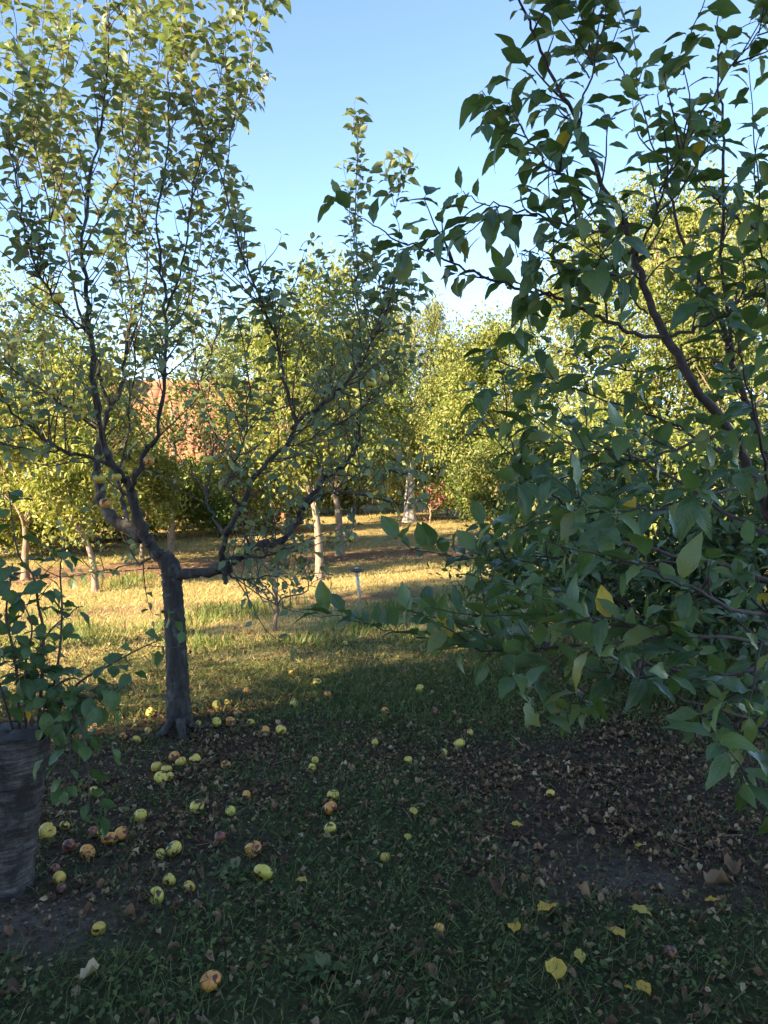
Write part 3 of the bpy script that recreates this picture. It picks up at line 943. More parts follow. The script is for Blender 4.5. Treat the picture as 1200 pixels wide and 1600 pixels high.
APPLES = [
    (328, 1534, 31, 'o', 'large orange apple lying alone in the grass nearest the viewer'),
    (154, 1451, 21, 'y', 'bright yellow apple on bare grass below the stump'),
    (244, 1398, 24, 'yg', 'round yellow-green apple, lowest of the three below the litter patch'),
    (296, 1385, 18, 'y', 'small yellow apple with dark bruise beside two yellow-green apples'),
    (264, 1373, 19, 'yg', 'half hidden yellow-green apple just above the round one near the stump'),
    (410, 1364, 28, 'yg', 'largest yellow-green apple, beside a dark leafy weed'),
    (395, 1326, 24, 'o', 'orange apple with torn rotten top above the largest green apple'),
    (343, 1308, 17, 'r', 'dull red rotting apple left of the torn orange apple'),
    (272, 1325, 23, 'yg', 'pale yellow-green apple touching a smaller one'),
    (251, 1333, 15, 'yg', 'small yellow-green apple touching the larger pale one'),
    (190, 1303, 21, 'o', 'orange apple, rightmost of the row beside the stump'),
    (171, 1309, 23, 'o', 'deep orange apple in the middle of the row beside the stump'),
    (159, 1303, 13, 'yg', 'tiny pale green apple squeezed between red and orange apples'),
    (147, 1300, 18, 'r', 'dark red rotting apple behind the row beside the stump'),
    (137, 1332, 21, 'o', 'orange apple lying below the row beside the stump'),
    (108, 1321, 21, 'r', 'brown and yellow rotten apple close to the stump'),
    (75, 1299, 25, 'y', 'wide yellow apple next to the stump side'),
    (101, 1291, 14, 'yg', 'dim green apple behind the leaves right of the stump'),
    (93, 1372, 19, 'y', 'yellow apple on top of a rotten one by the stump foot'),
    (86, 1358, 13, 'r', 'brown shrivelled apple just above the yellow one by the stump foot'),
    (96, 1388, 16, 'r', 'dark red collapsed apple just below the yellow one by the stump foot'),
    (220, 1275, 20, 'yg', 'yellow-green apple alone up-slope of the orange row'),
    (308, 1261, 21, 'yg', 'yellow-green apple with dark core hole, midway between trunk and stump'),
    (360, 1267, 15, 'yg', 'small bruised yellow-green apple in litter right of the core-hole apple'),
    (385, 1241, 13, 'o', 'small broken orange apple in dark litter'),
    (353, 1195, 15, 'o', 'single orange apple below the right side of the trunk'),
    (305, 1186, 17, 'yg', 'bright green apple, rightmost of the pile under the trunk'),
    (283, 1190, 16, 'y', 'yellow apple in the pile under the trunk, left of the green one'),
    (272, 1182, 16, 'o', 'orange apple at the top of the pile under the trunk'),
    (245, 1197, 17, 'y', 'leftmost yellow apple of the pile under the trunk'),
    (260, 1202, 17, 'y', 'dull yellow apple in the middle of the pile under the trunk'),
    (252, 1216, 19, 'yg', 'green apple with dark spots at the bottom of the pile under the trunk'),
    (265, 1213, 14, 'yg', 'small green apple leaning on the spotted one in the pile'),
    (515, 1263, 22, 'o', 'red-orange apple, middle of a vertical trio right of centre litter'),
    (520, 1243, 17, 'yg', 'yellow-green apple, topmost of the vertical trio'),
    (516, 1294, 20, 'yg', 'yellow-green apple with hole, lowest of the vertical trio'),
    (487, 1200, 13, 'yg', 'dim green apple in weeds up-slope of the trio'),
    (492, 1187, 11, 'yg', 'small dim apple touching the one in weeds up-slope of the trio'),
    (586, 1161, 11, 'yg', 'small green apple alone in the weeds left of centre'),
    (459, 1100, 13, 'yg', 'green apple alone at the edge of the sunlit grass'),
    (512, 1086, 12, 'o', 'orange-brown apple in dark weeds near the shade edge'),
    (456, 1051, 10, 'y', 'tiny yellow apple in the shade edge under the sapling'),
    (495, 1067, 14, 'yg', 'dim flattened green apple in dark weeds near the shade edge'),
    (386, 1080, 13, 'o', 'pinkish orange apple up-slope right of the trunk'),
    (339, 1101, 15, 'yg', 'yellow-green apple right of the trunk, topmost of its group'),
    (356, 1097, 10, 'yg', 'tiny green apple just right of the topmost one by the trunk'),
    (372, 1116, 13, 'o', 'pale orange apple in the group right of the trunk base'),
    (360, 1128, 15, 'o', 'bright orange apple in the group right of the trunk base'),
    (339, 1129, 15, 'yg', 'yellow-green apple left in the group right of the trunk base'),
    (391, 1129, 12, 'y', 'yellow apple right of the orange one near the trunk base'),
    (414, 1141, 14, 'o', 'orange apple beside a green one farther right of the trunk'),
    (438, 1141, 16, 'yg', 'green apple farthest right in the row beside the trunk'),
    (235, 1112, 13, 'yg', 'dull green apple left of the trunk'),
    (214, 1156, 13, 'y', 'yellow apple left of the trunk foot'),
    (232, 1142, 11, 'y', 'small yellow apple hidden in litter by the trunk foot'),
    (192, 1151, 11, 'o', 'tan apple in litter behind the shoot leaves'),
    (310, 1130, 10, 'yg', 'tiny apple touching the right side of the trunk foot'),
    (539, 1006, 9, 'yg', 'tiny apple on the sunlit edge beyond the shaded weeds'),
    (147, 1235, 11, 'yg', 'small green apple behind the hanging shoot leaves'),
    (656, 1077, 15, 'yg', 'yellow-green apple in weeds under the long low branch'),
    (602, 1111, 13, 'o', 'small orange apple in weeds at the centre'),
    (679, 1111, 12, 'r', 'brown apple in weeds right of centre'),
    (718, 1161, 17, 'yg', 'clear yellow-green apple at the edge of the dark leaf litter'),
    (694, 1176, 13, 'yg', 'dim green apple left below the clear one at the litter edge'),
    (638, 1188, 13, 'yg', 'greenish apple in litter at the picture centre'),
    (860, 1241, 10, 'y', 'tiny yellow apple in the dark litter under the plum tree'),
    (602, 1339, 13, 'y', 'small yellow apple between red leaves in the central weeds'),
    (685, 1454, 14, 'o', 'small orange apple in the weeds of the lower right'),
    (1047, 1488, 18, 'r', 'brown rotten apple among yellow leaves at lower right'),
    (735, 1145, 9, 'y', 'tiny yellow apple just beyond the clear green one'),
]
ga = np.random.default_rng(5)
for (px, py, w, k, lab) in APPLES:
    G = ground_at(px, py + w * .40)
    d = proj(G)[2][0]
    rad = min(.046, max(.022, w * d / F / 2 * 1.08))
    o = bpy.data.objects.new('fallen_apple', APM[k][ga.integers(3)])
    col.objects.link(o)
    put_apple(o, G + np.array([0, 0, rad * ga.uniform(.58, .85)]), rad, ga)
    o.matrix_basis = Matrix.LocRotScale(o.location, o.rotation_euler, o.scale)
    tag(o, lab, 'apple', 'fallen apples')
    if w >= 13 and ga.random() < .6:
        s = bpy.data.objects.new('stalk', STALK)
        col.objects.link(s)
        s.parent = o
# apples still on the tree are parts of it
HUNG = [(40, 628, 4.4, 'yg'), (92, 465, 4.5, 'yg'), (85, 613, 4.6, 'yg'), (115, 636, 4.6, 'yg'), (122, 650, 4.65, 'yg'), (47, 590, 4.5, 'yg'), (155, 748, 4.7, 'y'), (182, 745, 4.75, 'y'), (165, 786, 4.75, 'o'),
        (233, 720, 4.7, 'o'), (326, 718, 4.6, 'yg'), (374, 862, 4.7, 'yg'), (434, 588, 4.5, 'yg'), (418, 620, 4.5, 'yg'), (358, 588, 4.5, 'yg'), (545, 842, 4.6, 'yg'), (580, 598, 4.5, 'yg'), (548, 522, 4.6, 'yg'), (492, 618, 4.6, 'yg'), (600, 590, 4.6, 'yg'), (110, 340, 4.5, 'yg'), (60, 655, 4.4, 'yg')]
for (px, py, d, k) in HUNG:
    p = at(px, py, d - .12)
    o = bpy.data.objects.new('apple', APM[k][ga.integers(3)])
    link(o, apple_tree)
    rad = ga.uniform(.027, .034)
    o.matrix_basis = Matrix.LocRotScale(Vector(p), Matrix.Rotation(ga.uniform(-.3, .3), 3, 'X').to_quaternion(), Vector((rad,) * 3))
    s = bpy.data.objects.new('stalk', STALK)
    col.objects.link(s)
    s.parent = o

# ---- plum tree at the right, near
base = np.array([1.50, 2.62, float(gh(1.5, 2.62))])
plum = thing('plum_tree', base, 'close leafy plum tree reaching in at the right with broad dark leaves', 'tree')


def w2(p, rr):
    return np.array(p), rr


P = catmull([base - [0, 0, .1], base + [0, -.01, .3], base + [-.05, -.03, .7], base + [-.12, -.1, 1.05], at(1265, 930, 2.35)], 16)
r = np.linspace(.085, .045, 16)
r[0] = .11
mb = MB()
tube(mb, P, r, 12, .06)
mb.build('trunk', M['plum_bark'], plum)
TP = {
    'R1': [(1265, 935, 2.35, .040), (1200, 800, 2.25, .030), (1168, 728, 2.2, .027), (1135, 668, 2.15, .025), (1085, 602, 2.1, .023), (1050, 540, 2.1, .022), (1020, 484, 2.1, .019), (1005, 442, 2.1, .017), (994, 397, 2.1, .016), (982, 356, 2.1, .015), (964, 322, 2.1, .014), (941, 285, 2.1, .012), (915, 232, 2.05, .010), (900, 187, 2.05, .009), (877, 146, 2.0, .008), (847, 82, 2.0, .007), (821, 22, 1.95, .006), (800, -50, 1.9, .004)],
    'R2': [(1042, 527, 2.1, .012), (990, 521, 2.05, .010), (952, 502, 2.0, .009), (900, 480, 2.0, .008), (855, 461, 2.0, .0075), (812, 452, 2.0, .007), (756, 430, 2.0, .006), (711, 411, 2.0, .005), (662, 391, 2.0, .0045), (625, 377, 2.0, .004), (587, 357, 2.0, .003), (557, 336, 2.0, .0025), (528, 312, 2.0, .002)],
    'R3': [(980, 352, 2.1, .008), (937, 362, 2.05, .007), (900, 356, 2.0, .006), (844, 339, 1.95, .005), (799, 326, 1.95, .004), (760, 318, 1.9, .003), (722, 300, 1.9, .002)],
    'R3b': [(775, 322, 1.93, .003), (790, 360, 1.9, .0025), (810, 395, 1.88, .002), (835, 420, 1.85, .0015)],
    'R4': [(966, 325, 2.1, .008), (930, 319, 2.0, .007), (900, 289, 1.95, .006), (862, 259, 1.9, .005), (832, 229, 1.9, .004), (814, 199, 1.88, .003), (795, 180, 1.88, .002)],
    'R5': [(1262, 900, 2.5, .028), (1215, 760, 2.7, .024), (1180, 660, 2.8, .022), (1144, 562, 2.8, .020), (1132, 517, 2.8, .018), (1110, 461, 2.8, .015), (1076, 394, 2.8, .012), (1057, 349, 2.8, .010), (1042, 289, 2.75, .008), (1027, 250, 2.7, .006), (1000, 150, 2.7, .004), (985, 40, 2.7, .003)],
    'R6': [(1146, 565, 2.8, .013), (1129, 412, 2.7, .011), (1131, 262, 2.6, .009), (1127, 169, 2.6, .007), (1121, 101, 2.55, .005), (1127, -20, 2.5, .003)],
    'R7': [(1044, 527, 2.1, .010), (1087, 514, 2.1, .008), (1125, 495, 2.05, .006), (1162, 469, 2.0, .004), (1200, 430, 2.0, .003)],
    'R8': [(1260, 430, 2.4, .010), (1200, 375, 2.3, .008), (1144, 334, 2.25, .006), (1114, 304, 2.2, .004), (1080, 260, 2.2, .002)],
    'R9': [(902, 190, 2.05, .006), (911, 165, 2.0, .005), (930, 86, 1.95, .004), (955, -10, 1.9, .002)],
    'R10': [(985, 140, 2.3, .004), (960, 94, 2.2, .004), (915, 30, 2.1, .003), (880, -40, 2.0, .002)],
    'R11': [(1030, 300, 2.3, .007), (1069, 229, 2.2, .006), (1125, 131, 2.15, .005), (1200, 34, 2.1, .003)],
    'R12': [(1012, 490, 2.1, .006), (982, 461, 2.15, .005), (949, 412, 2.2, .004), (922, 367, 2.2, .003), (890, 310, 2.2, .002)],
    'R13': [(1300, 1060, 2.3, .014), (1194, 1046, 2.0, .010), (1110, 1060, 1.9, .009), (1032, 1044, 1.8, .008), (962, 1014, 1.75, .007), (880, 1008, 1.75, .006), (800, 1020, 1.8, .005), (717, 1007, 1.85, .004), (660, 995, 1.85, .003), (617, 985, 1.85, .0028), (560, 972, 1.85, .0022), (505, 958, 1.85, .0015)],
    'R13b': [(800, 1020, 1.8, .004), (770, 1000, 1.9, .003), (735, 975, 2.0, .002)],
    'R14': [(1250, 1140, 2.1, .010), (1120, 1108, 1.75, .007), (1023, 1079, 1.65, .005), (958, 1055, 1.6, .004), (900, 1040, 1.6, .003)],
    'R15': [(1265, 930, 2.4, .016), (1120, 880, 2.3, .012), (1006, 856, 2.2, .009), (927, 834, 2.1, .007), (884, 786, 2.05, .006), (849, 760, 2.0, .005), (809, 716, 2.0, .004), (787, 677, 2.0, .003), (739, 611, 2.0, .002)],
    'R16': [(1100, 875, 2.5, .008), (1000, 880, 2.4, .006), (910, 876, 2.3, .005), (809, 876, 2.25, .004), (713, 871, 2.2, .003), (670, 858, 2.2, .002)],
    'R17': [(1270, 960, 2.1, .012), (1180, 960, 1.6, .009), (1100, 930, 1.45, .006), (1040, 900, 1.4, .004), (1010, 880, 1.4, .002)],
    'R18': [(1250, 1010, 1.8, .010), (1150, 1000, 1.5, .007), (1050, 985, 1.45, .005), (950, 975, 1.5, .004), (880, 965, 1.55, .003), (830, 950, 1.6, .002)],
    'R19': [(1250, 1060, 1.9, .010), (1190, 1130, 1.6, .007), (1165, 1180, 1.5, .004), (1160, 1225, 1.45, .002)],
    'R20': [(960, 1060, 1.62, .004), (910, 1090, 1.65, .003), (870, 1120, 1.7, .002), (845, 1130, 1.7, .0015)],
    'R21': [(1230, 850, 2.5, .014), (1130, 800, 2.7, .011), (1040, 740, 2.8, .009), (950, 700, 2.8, .007), (880, 670, 2.8, .005), (820, 640, 2.8, .003)],
    'R22': [(1160, 715, 2.2, .010), (1100, 690, 2.4, .008), (1020, 650, 2.5, .007), (930, 620, 2.5, .005), (850, 590, 2.5, .004), (770, 560, 2.5, .002)],
    'R23': [(1180, 760, 2.25, .010), (1110, 770, 1.9, .007), (1040, 790, 1.8, .005), (960, 800, 1.75, .003), (900, 790, 1.75, .002)],
    'R24': [(1146, 570, 2.8, .010), (1090, 560, 3.0, .008), (1020, 580, 3.1, .006), (940, 570, 3.1, .004), (860, 540, 3.1, .002)],
    'R25': [(1200, 690, 2.8, .010), (1210, 560, 2.6, .008), (1190, 420, 2.5, .006), (1180, 250, 2.4, .004), (1170, 100, 2.4, .002)],
    'R26': [(1200, 800, 2.25, .010), (1190, 700, 1.9, .007), (1170, 600, 1.8, .005), (1150, 520, 1.75, .003)],
    'R27': [(994, 400, 2.1, .008), (1020, 340, 2.0, .006), (1050, 270, 1.95, .005), (1080, 180, 1.9, .004), (1060, 90, 1.9, .002)],
    'R28': [(1000, 425, 2.1, .006), (950, 430, 1.9, .005), (890, 420, 1.8, .003), (850, 400, 1.8, .002)],
    'R29': [(1120, 890, 2.3, .010), (1060, 950, 2.5, .008), (990, 960, 2.7, .006), (900, 930, 2.8, .004), (830, 900, 2.8, .002)],
    'R30': [(1140, 670, 2.2, .009), (1060, 700, 2.0, .006), (990, 720, 1.95, .005), (900, 700, 1.9, .003), (850, 720, 1.9, .002)],
}
LOWR = [(470, 1010), (600, 1020), (780, 1060), (830, 1150), (960, 1115), (1040, 1160), (1110, 1190), (1150, 1320), (1210, 1340), (1210, 1700), (470, 1700)]
SKYR = [(441, -60), (441, 220), (520, 240), (575, 300), (640, 340), (672, 280), (745, 180), (740, -60)]
lv = Leaves()
twigs = MB()
gp = np.random.default_rng(21)
for key, pts in TP.items():
    P, r = trace(pts)
    mb = MB()
    tube(mb, P + np.vstack([np.zeros((2, 3)), gp.normal(size=(len(P) - 2, 3)) * .004]), r * .54, 9 if r[0] > .015 else 6, .07)
    mb.build('branch', M['plum_bark'], plum)
    low = np.mean([q[1] for q in pts]) > 820
    big = r[0] > .018
    n = 16 if big else 9
    ntw = int((1.0 if low else .68) * {'R1': 22, 'R5': 18, 'R13': 9, 'R2': 10, 'R6': 15, 'R15': 11, 'R21': 12, 'R22': 12, 'R24': 11, 'R29': 9, 'R30': 11, 'R23': 11, 'R12': 5}.get(key, n))
    up_leaf = key in ('R13', 'R16', 'R13b', 'R18')
    for (q, rr) in grow(P, r, ntw, (.06, .24), up=.35 if not low else .3, spread=.9, start=.22, tan=.75, rmax=.003, bend=.1, seed_rng=gp):
        if in_sky(q, [SKYR, LOWR]):
            continue
        tube(twigs, q, rr, 4, cap=False)
        lv.on(q, .037, (.038, .092) if low else (.048, .104), droop=.30 if not low else (-.5 if up_leaf else .05), start=.15, g=gp, tipcluster=3, tan=.85)
    thin = r < .006
    if thin.sum() > 3:
        k0 = int(np.argmax(thin))
        lv.on(P[k0:], .015 if up_leaf else .034, (.055, .098), droop=.3 if not low else (-.9 if up_leaf else .05), start=0, g=gp, tipcluster=3, tan=.85)
twigs.build('twigs', M['plum_bark'], plum, True, 'stuff')
plum_tpl = [leaf_template(w_, 8, .22, c_, tip=1.3, serr=.035, twist=t_, pet=.14, wave=.18, cols=1) for w_, c_, t_ in ((.40, .15, 0), (.46, .35, .25), (.38, .55, -.3), (.47, .25, .4), (.42, .70, .0), (.48, .12, -.2), (.36, .45, .5))]
n_plum = place_leaves(lv, plum_tpl, M['plum_leaf'], plum, 300, [SKYR, LOWR], yellow=.02, g=gp, ymat=M['yellow_leaf'])

# ---- stump with regrowth shoots
SB = ground_at(2, 1408)
stump = thing('tree_stump', SB, 'dark ridged tree stump sprouting leafy shoots at the left edge', 'stump')
mb = MB()
nh, nt_ = 110, 56
hgt = .66
th = np.arange(nt_) / nt_ * 2 * np.pi
V = []
sd = proj(SB)[2][0]
for k in range(nh):
    t = k / (nh - 1)
    z = t * hgt - .05
    R0 = .098 + .032 * t + .03 * math.exp(-t * 9)
    ridge = .007 * np.sin(th * 9 + 3 * np.sin(t * 7)) * (fbm(np.cos(th) * 3, np.sin(th) * 3 + t * 5, 13, 2)) + .024 * (fbm(np.cos(th) * 3.2 + 50, np.sin(th) * 3.2 + t * 17.0, 3, 4) - .5) + .012 * (fbm(np.cos(th) * 1.6 + 7, np.sin(th) * 1.6 + t * 2.5, 8, 3) - .5)
    rr = R0 + ridge
    cx = .058 * t
    for q in range(nt_):
        V.append((SB[0] - .045 + cx + rr[q] * math.cos(th[q]), SB[1] + .10 + rr[q] * math.sin(th[q]), SB[2] + z + t ** 8 * (.014 * math.sin(3 * th[q]) + .008 * math.sin(7 * th[q] + 1))))
Q = [(k * nt_ + q, k * nt_ + (q + 1) % nt_, (k + 1) * nt_ + (q + 1) % nt_, (k + 1) * nt_ + q) for k in range(nh - 1) for q in range(nt_)]
mb.add(V, [Q])
m, nt, b, out = new_mat('stump_bark')
tc = N(nt, 'ShaderNodeTexCoord')
mp = N(nt, 'ShaderNodeMapping')
mp.inputs['Scale'].default_value = (7, 7, 75)
nt.links.new(tc.outputs['Object'], mp.inputs[0])
n1 = N(nt, 'ShaderNodeTexNoise', Scale=1.0, Detail=6.0, Roughness=.7)
nt.links.new(mp.outputs[0], n1.inputs['Vector'])
n2 = N(nt, 'ShaderNodeTexNoise', Scale=13.0, Detail=6.0, Roughness=.7)
for n in (n2,):
    nt.links.new(tc.outputs['Object'], n.inputs['Vector'])
bc = ramp(nt, n1.outputs['Fac'], [(.34, (.022, .016, .014)), (.48, (.085, .066, .058)), (.60, (.17, .14, .125)), (.72, (.34, .30, .27))])
bc = mixc(nt, ramp(nt, n2.outputs['Fac'], [(.40, (.85, .85, .85)), (.58, (0, 0, 0))]), bc, (.028, .020, .015))
bc = mixc(nt, ramp(nt, n2.outputs['Fac'], [(.60, (0, 0, 0)), (.72, (.6, .6, .6))]), bc, (.24, .23, .20))
nt.links.new(bc, b.inputs['Base Color'])
b.inputs['Roughness'].default_value = .9
bump(nt, math_n(nt, 'ADD', n1.outputs['Fac'], math_n(nt, 'MULTIPLY', n2.outputs['Fac'], 1.5)), 1.0, .016, b)
mb.build('bark', m, stump)
top_c = SB + np.array([.005, .10, hgt - .05])
mb = MB()
ring = []
for k, (rf, dz) in enumerate(((.135, -.010), (.105, -.002), (.06, .006), (.02, .004))):
    for q in range(28):
        a = q / 28 * 2 * np.pi
        ring.append(top_c + np.array([rf * math.cos(a), rf * math.sin(a), dz + .006 * math.sin(3 * a + k)]))
ring.append(top_c + np.array([0, 0, .003]))
mb.add(ring, [[(k * 28 + q, k * 28 + (q + 1) % 28, (k + 1) * 28 + (q + 1) % 28, (k + 1) * 28 + q) for k in range(3) for q in range(28)], [(84 + q, 84 + (q + 1) % 28, 112) for q in range(28)]])
mb.build('cut_top', M['wood_dark'], stump)
SHOOTS = [
    [(60, 1140, 3.0, .007), (68, 1000, 2.95, .006), (60, 947, 2.92, .005), (52, 900, 2.9, .004), (28, 863, 2.9, .003), (14, 769, 2.9, .002)],
    [(70, 1140, 3.05, .006), (90, 1040, 3.05, .005), (97, 960, 3.05, .004), (94, 890, 3.05, .003), (100, 860, 3.05, .002)],
    [(30, 1140, 3.0, .006), (25, 1040, 2.9, .005), (10, 960, 2.85, .004), (20, 880, 2.8, .002)],
    [(72, 1138, 3.0, .006), (120, 1070, 2.95, .005), (170, 1040, 2.95, .004), (215, 1015, 2.95, .003), (250, 1000, 2.95, .002)],
    [(76, 1140, 2.95, .006), (110, 1110, 2.85, .005), (130, 1150, 2.8, .004), (138, 1210, 2.8, .003), (140, 1270, 2.8, .002)],
    [(74, 1140, 3.0, .006), (100, 1090, 2.9, .005), (150, 1090, 2.85, .004), (190, 1070, 2.85, .003), (205, 1050, 2.85, .002)],
    [(50, 1140, 3.05, .006), (45, 1060, 3.1, .005), (75, 990, 3.15, .004), (120, 950, 3.2, .002)],
    [(78, 1140, 2.95, .005), (100, 1120, 2.85, .004), (110, 1170, 2.8, .003), (100, 1230, 2.8, .002)],
    [(20, 1140, 3.0, .005), (0, 1070, 2.9, .004), (-20, 1000, 2.9, .003), (-10, 930, 2.9, .002)],
    [(40, 1140, 3.0, .005), (40, 1040, 2.9, .004), (50, 980, 2.8, .003), (30, 930, 2.8, .002)],
    [(60, 1140, 2.95, .005), (80, 1080, 2.85, .004), (120, 1060, 2.8, .003), (160, 1100, 2.8, .002)],
]
lv = Leaves()
gs = np.random.default_rng(3)
for k, pts in enumerate(SHOOTS):
    P, r = trace(pts)
    mb = MB()
    tube(mb, P, r, 6)
    mb.build('shoot', M['twig'], stump)
    lv.on(P, .042, (.06, .105), droop=.3, start=.22 if k else .12, g=gs, tipcluster=2, tan=.3)
    for (q, rr) in grow(P, r, 5, (.05, .15), up=.2, spread=.9, start=.1, tan=.5, rmax=.002, seed_rng=gs):
        mb2 = MB()
        tube(mb2, q, rr, 4)
        mb2.build('twig', M['twig'], stump)
        lv.on(q, .06, (.065, .105), droop=.6, start=.3, g=gs, tipcluster=1)
shoot_tpl = [leaf_template(w_, 7, .2, c_, tip=.9, twist=t_, pet=.22, wave=.15) for w_, c_, t_ in ((.54, .15, 0), (.60, .3, .3), (.5, .45, -.3), (.58, .25, .4))]
n_shoot = place_leaves(lv, shoot_tpl, M['shoot_leaf'], stump, 280, None, yellow=.01, g=gs, ymat=M['yellow_leaf'])


# ---- other trees
def clump_tree(name, base, height, crown_c, crown_r, n_leaf, leaf, mat, label, trunk_r=.08, fork=1.0, bark='brown_bark', hang=0.0, narrow=False, nclump=70, spread=.30, seed=0, lean=(0, 0), group=None, limbs=6, cat='tree', shell=.45, crown2=None, dense=2.2):
    g = np.random.default_rng(seed + 100)
    t = thing(name, base, label, cat, group)
    n_leaf = int(n_leaf * dense)
    leaf *= 1.2
    base = np.array(base, float)
    f = base + np.array([lean[0], lean[1], fork])
    P = catmull([base - [0, 0, .15], base + [lean[0] * .1, lean[1] * .1, fork * .35], base + [lean[0] * .5 + .02, lean[1] * .5, fork * .7], f], 12)
    mb = MB()
    rr = np.interp(np.linspace(0, 1, 12), [0, .1, .2, 1], [trunk_r * 1.9, trunk_r * 1.35, trunk_r * 1.05, trunk_r * .62])
    tube(mb, P, rr, 10, .07)
    mb.build('trunk', M[bark], t)
    vol = [(np.array(crown_c, float), np.array(crown_r, float), 1.0)]
    if crown2:
        vol += [(np.array(c2, float), np.array(r2, float), w2_) for c2, r2, w2_ in crown2]
    wt = np.array([v[2] * v[1].prod() ** .8 for v in vol])
    wt = wt / wt.sum()
    C = []
    for _ in range(nclump):
        c_, r_, _w = vol[g.choice(len(vol), p=wt)]
        d = norm(g.normal(size=3))
        C.append(base + c_ + d * r_ * (shell + (1 - shell) * g.random() ** .6) * g.uniform(.85, 1.08))
    C = np.array(C)
    order = g.permutation(nclump)
    tw = MB()
    tips = C[order[:limbs]]
    mains = []
    for q in tips:
        mid = f * .5 + q * .5 + np.array([0, 0, -.12 * np.linalg.norm(q - f)]) + g.normal(size=3) * .08
        P = catmull([f - [0, 0, .05], f * .8 + mid * .2 + [0, 0, .03], mid, q], 10)
        r_ = np.linspace(trunk_r * .5, .006, 10) ** 1.0
        mb = MB()
        tube(mb, P, r_, 7, .08)
        mb.build('branch', M[bark], t)
        mains.append(P)
    allm = np.concatenate(mains)
    for q in C[order[limbs:]]:
        k = np.argmin(np.linalg.norm(allm - q, axis=1) + .5 * (allm[:, 2] > q[2]))
        a = allm[k]
        P = catmull([a, (a + q) / 2 + g.normal(size=3) * .06 - [0, 0, .05], q], 5)
        tube(tw, P, np.linspace(.009, .003, 5), 4, cap=False)
    if tw.n:
        tw.build('twigs', M[bark], t, True, 'stuff')
    w = g.uniform(.35, 1.6, nclump)
    idx = g.choice(nclump, n_leaf, p=w / w.sum())
    sp_ = spread * g.uniform(.4, 1.25, nclump)
    off = g.normal(size=(n_leaf, 3)) * sp_[idx][:, None] * .75
    if hang:
        off[:, 2] = off[:, 2] * 1.2 - np.abs(g.normal(size=n_leaf)) * hang
        off[:, :2] *= .7
    Pl = C[idx] + off
    k = Pl[:, 2] > gh(Pl[:, 0], Pl[:, 1]) + .05
    Pl, idx = Pl[k], idx[k]
    n = len(Pl)
    D = g.normal(size=(n, 3)) * .8 + np.array([0, 0, -.35 - hang * 1.6])
    Uv = g.normal(size=(n, 3)) * .6 + np.array([0, 0, 1.0])
    X, Y, Z = frames(norm(D), norm(Uv), g.normal(size=n) * .5)
    S = g.uniform(leaf * .55, leaf * 1.35, n)
    R = np.clip(g.random(n) * .55 + .45 * g.random(nclump)[idx], 0, 1)
    mb = MB()
    inst(mb, NARROW if narrow else DIAMOND, Pl, X, Y, Z, S, R)
    mb.build('crown', M[mat], t, False, 'stuff')
    return t


def gp_(px, py, d=None):
    if d is None:
        return ground_at(px, py)
    p = at(px, py, d)
    p[2] = float(gh(p[0], p[1]))
    return p


# young fruit trees with pale trunks on the sunlit lawn
clump_tree('young_fruit_tree', gp_(500, 906), 5, (-.05, .1, 2.95), (1.2, 1.1, 1.7), 7000, .075, 'garden_leaf', 'nearer of two pale-trunked young fruit trees on the sunlit lawn', .062, 1.25, 'pale_bark', seed=1, lean=(-.12, 0), limbs=7, nclump=60, spread=.26)
clump_tree('young_fruit_tree', gp_(531, 868), 5, (.1, .1, 2.7), (1.2, 1.1, 1.4), 6000, .07, 'garden_leaf', 'farther of two pale-trunked young fruit trees on the sunlit lawn', .075, 1.15, 'pale_bark', seed=2, lean=(-.1, .1), limbs=7, nclump=55, spread=.28)
clump_tree('leaning_tree', gp_(150, 924), 4, (-.35, .2, 2.0), (1.0, .9, 1.2), 5000, .07, 'pear_leaf', 'small leaning tree with slim pale trunk left of the apple tree', .042, .85, 'pale_bark', seed=3, lean=(-.22, 0), limbs=6, nclump=50, spread=.25)
clump_tree('fruit_tree', gp_(268, 862), 5, (.0, .2, 3.1), (1.3, 1.2, 1.7), 4200, .075, 'garden_leaf', 'tall thin fruit tree with sunlit trunk in front of the red roof', .062, 2.0, 'pale_bark', seed=4, lean=(.08, 0), limbs=7, nclump=44, spread=.28, dense=1.0)
clump_tree('fruit_tree', gp_(40, 905), 5, (0, .3, 2.6), (1.5, 1.3, 1.9), 8000, .07, 'pear_leaf', 'bushy yellow-green fruit tree at the left edge behind the apple tree', .055, .8, 'brown_bark', seed=5, limbs=7, nclump=80, spread=.3)
clump_tree('weeping_pear_tree', gp_(640, 812, 22), 6, (-.2, .6, 3.9), (2.7, 2.0, 2.6), 24000, .105, 'willow_leaf', 'broad golden tree with hanging narrow leaves behind the lawn', .16, 1.5, 'white_bark', hang=.42, narrow=True, seed=7, limbs=9, nclump=160, spread=.38, shell=.5, dense=2.6)
clump_tree('pear_tree', gp_(1010, 830, 17), 8, (0, .3, 4.5), (2.6, 2.0, 3.1), 19000, .085, 'pear_leaf', 'tallest sunlit yellow pear tree rising behind the plum branches', .16, 1.6, 'brown_bark', seed=8, limbs=9, nclump=170, spread=.40, shell=.5, dense=3.3, crown2=[((1.2, .2, 5.4), (1.7, 1.5, 2.2), .8)])
clump_tree('pear_tree', gp_(775, 815, 20), 6, (0, .3, 3.2), (1.9, 1.6, 2.5), 11000, .085, 'pear_leaf', 'round yellow-green pear tree between the weeping tree and the tall pear', .13, 1.0, 'brown_bark', seed=9, limbs=8, nclump=110, spread=.38, dense=3.0)
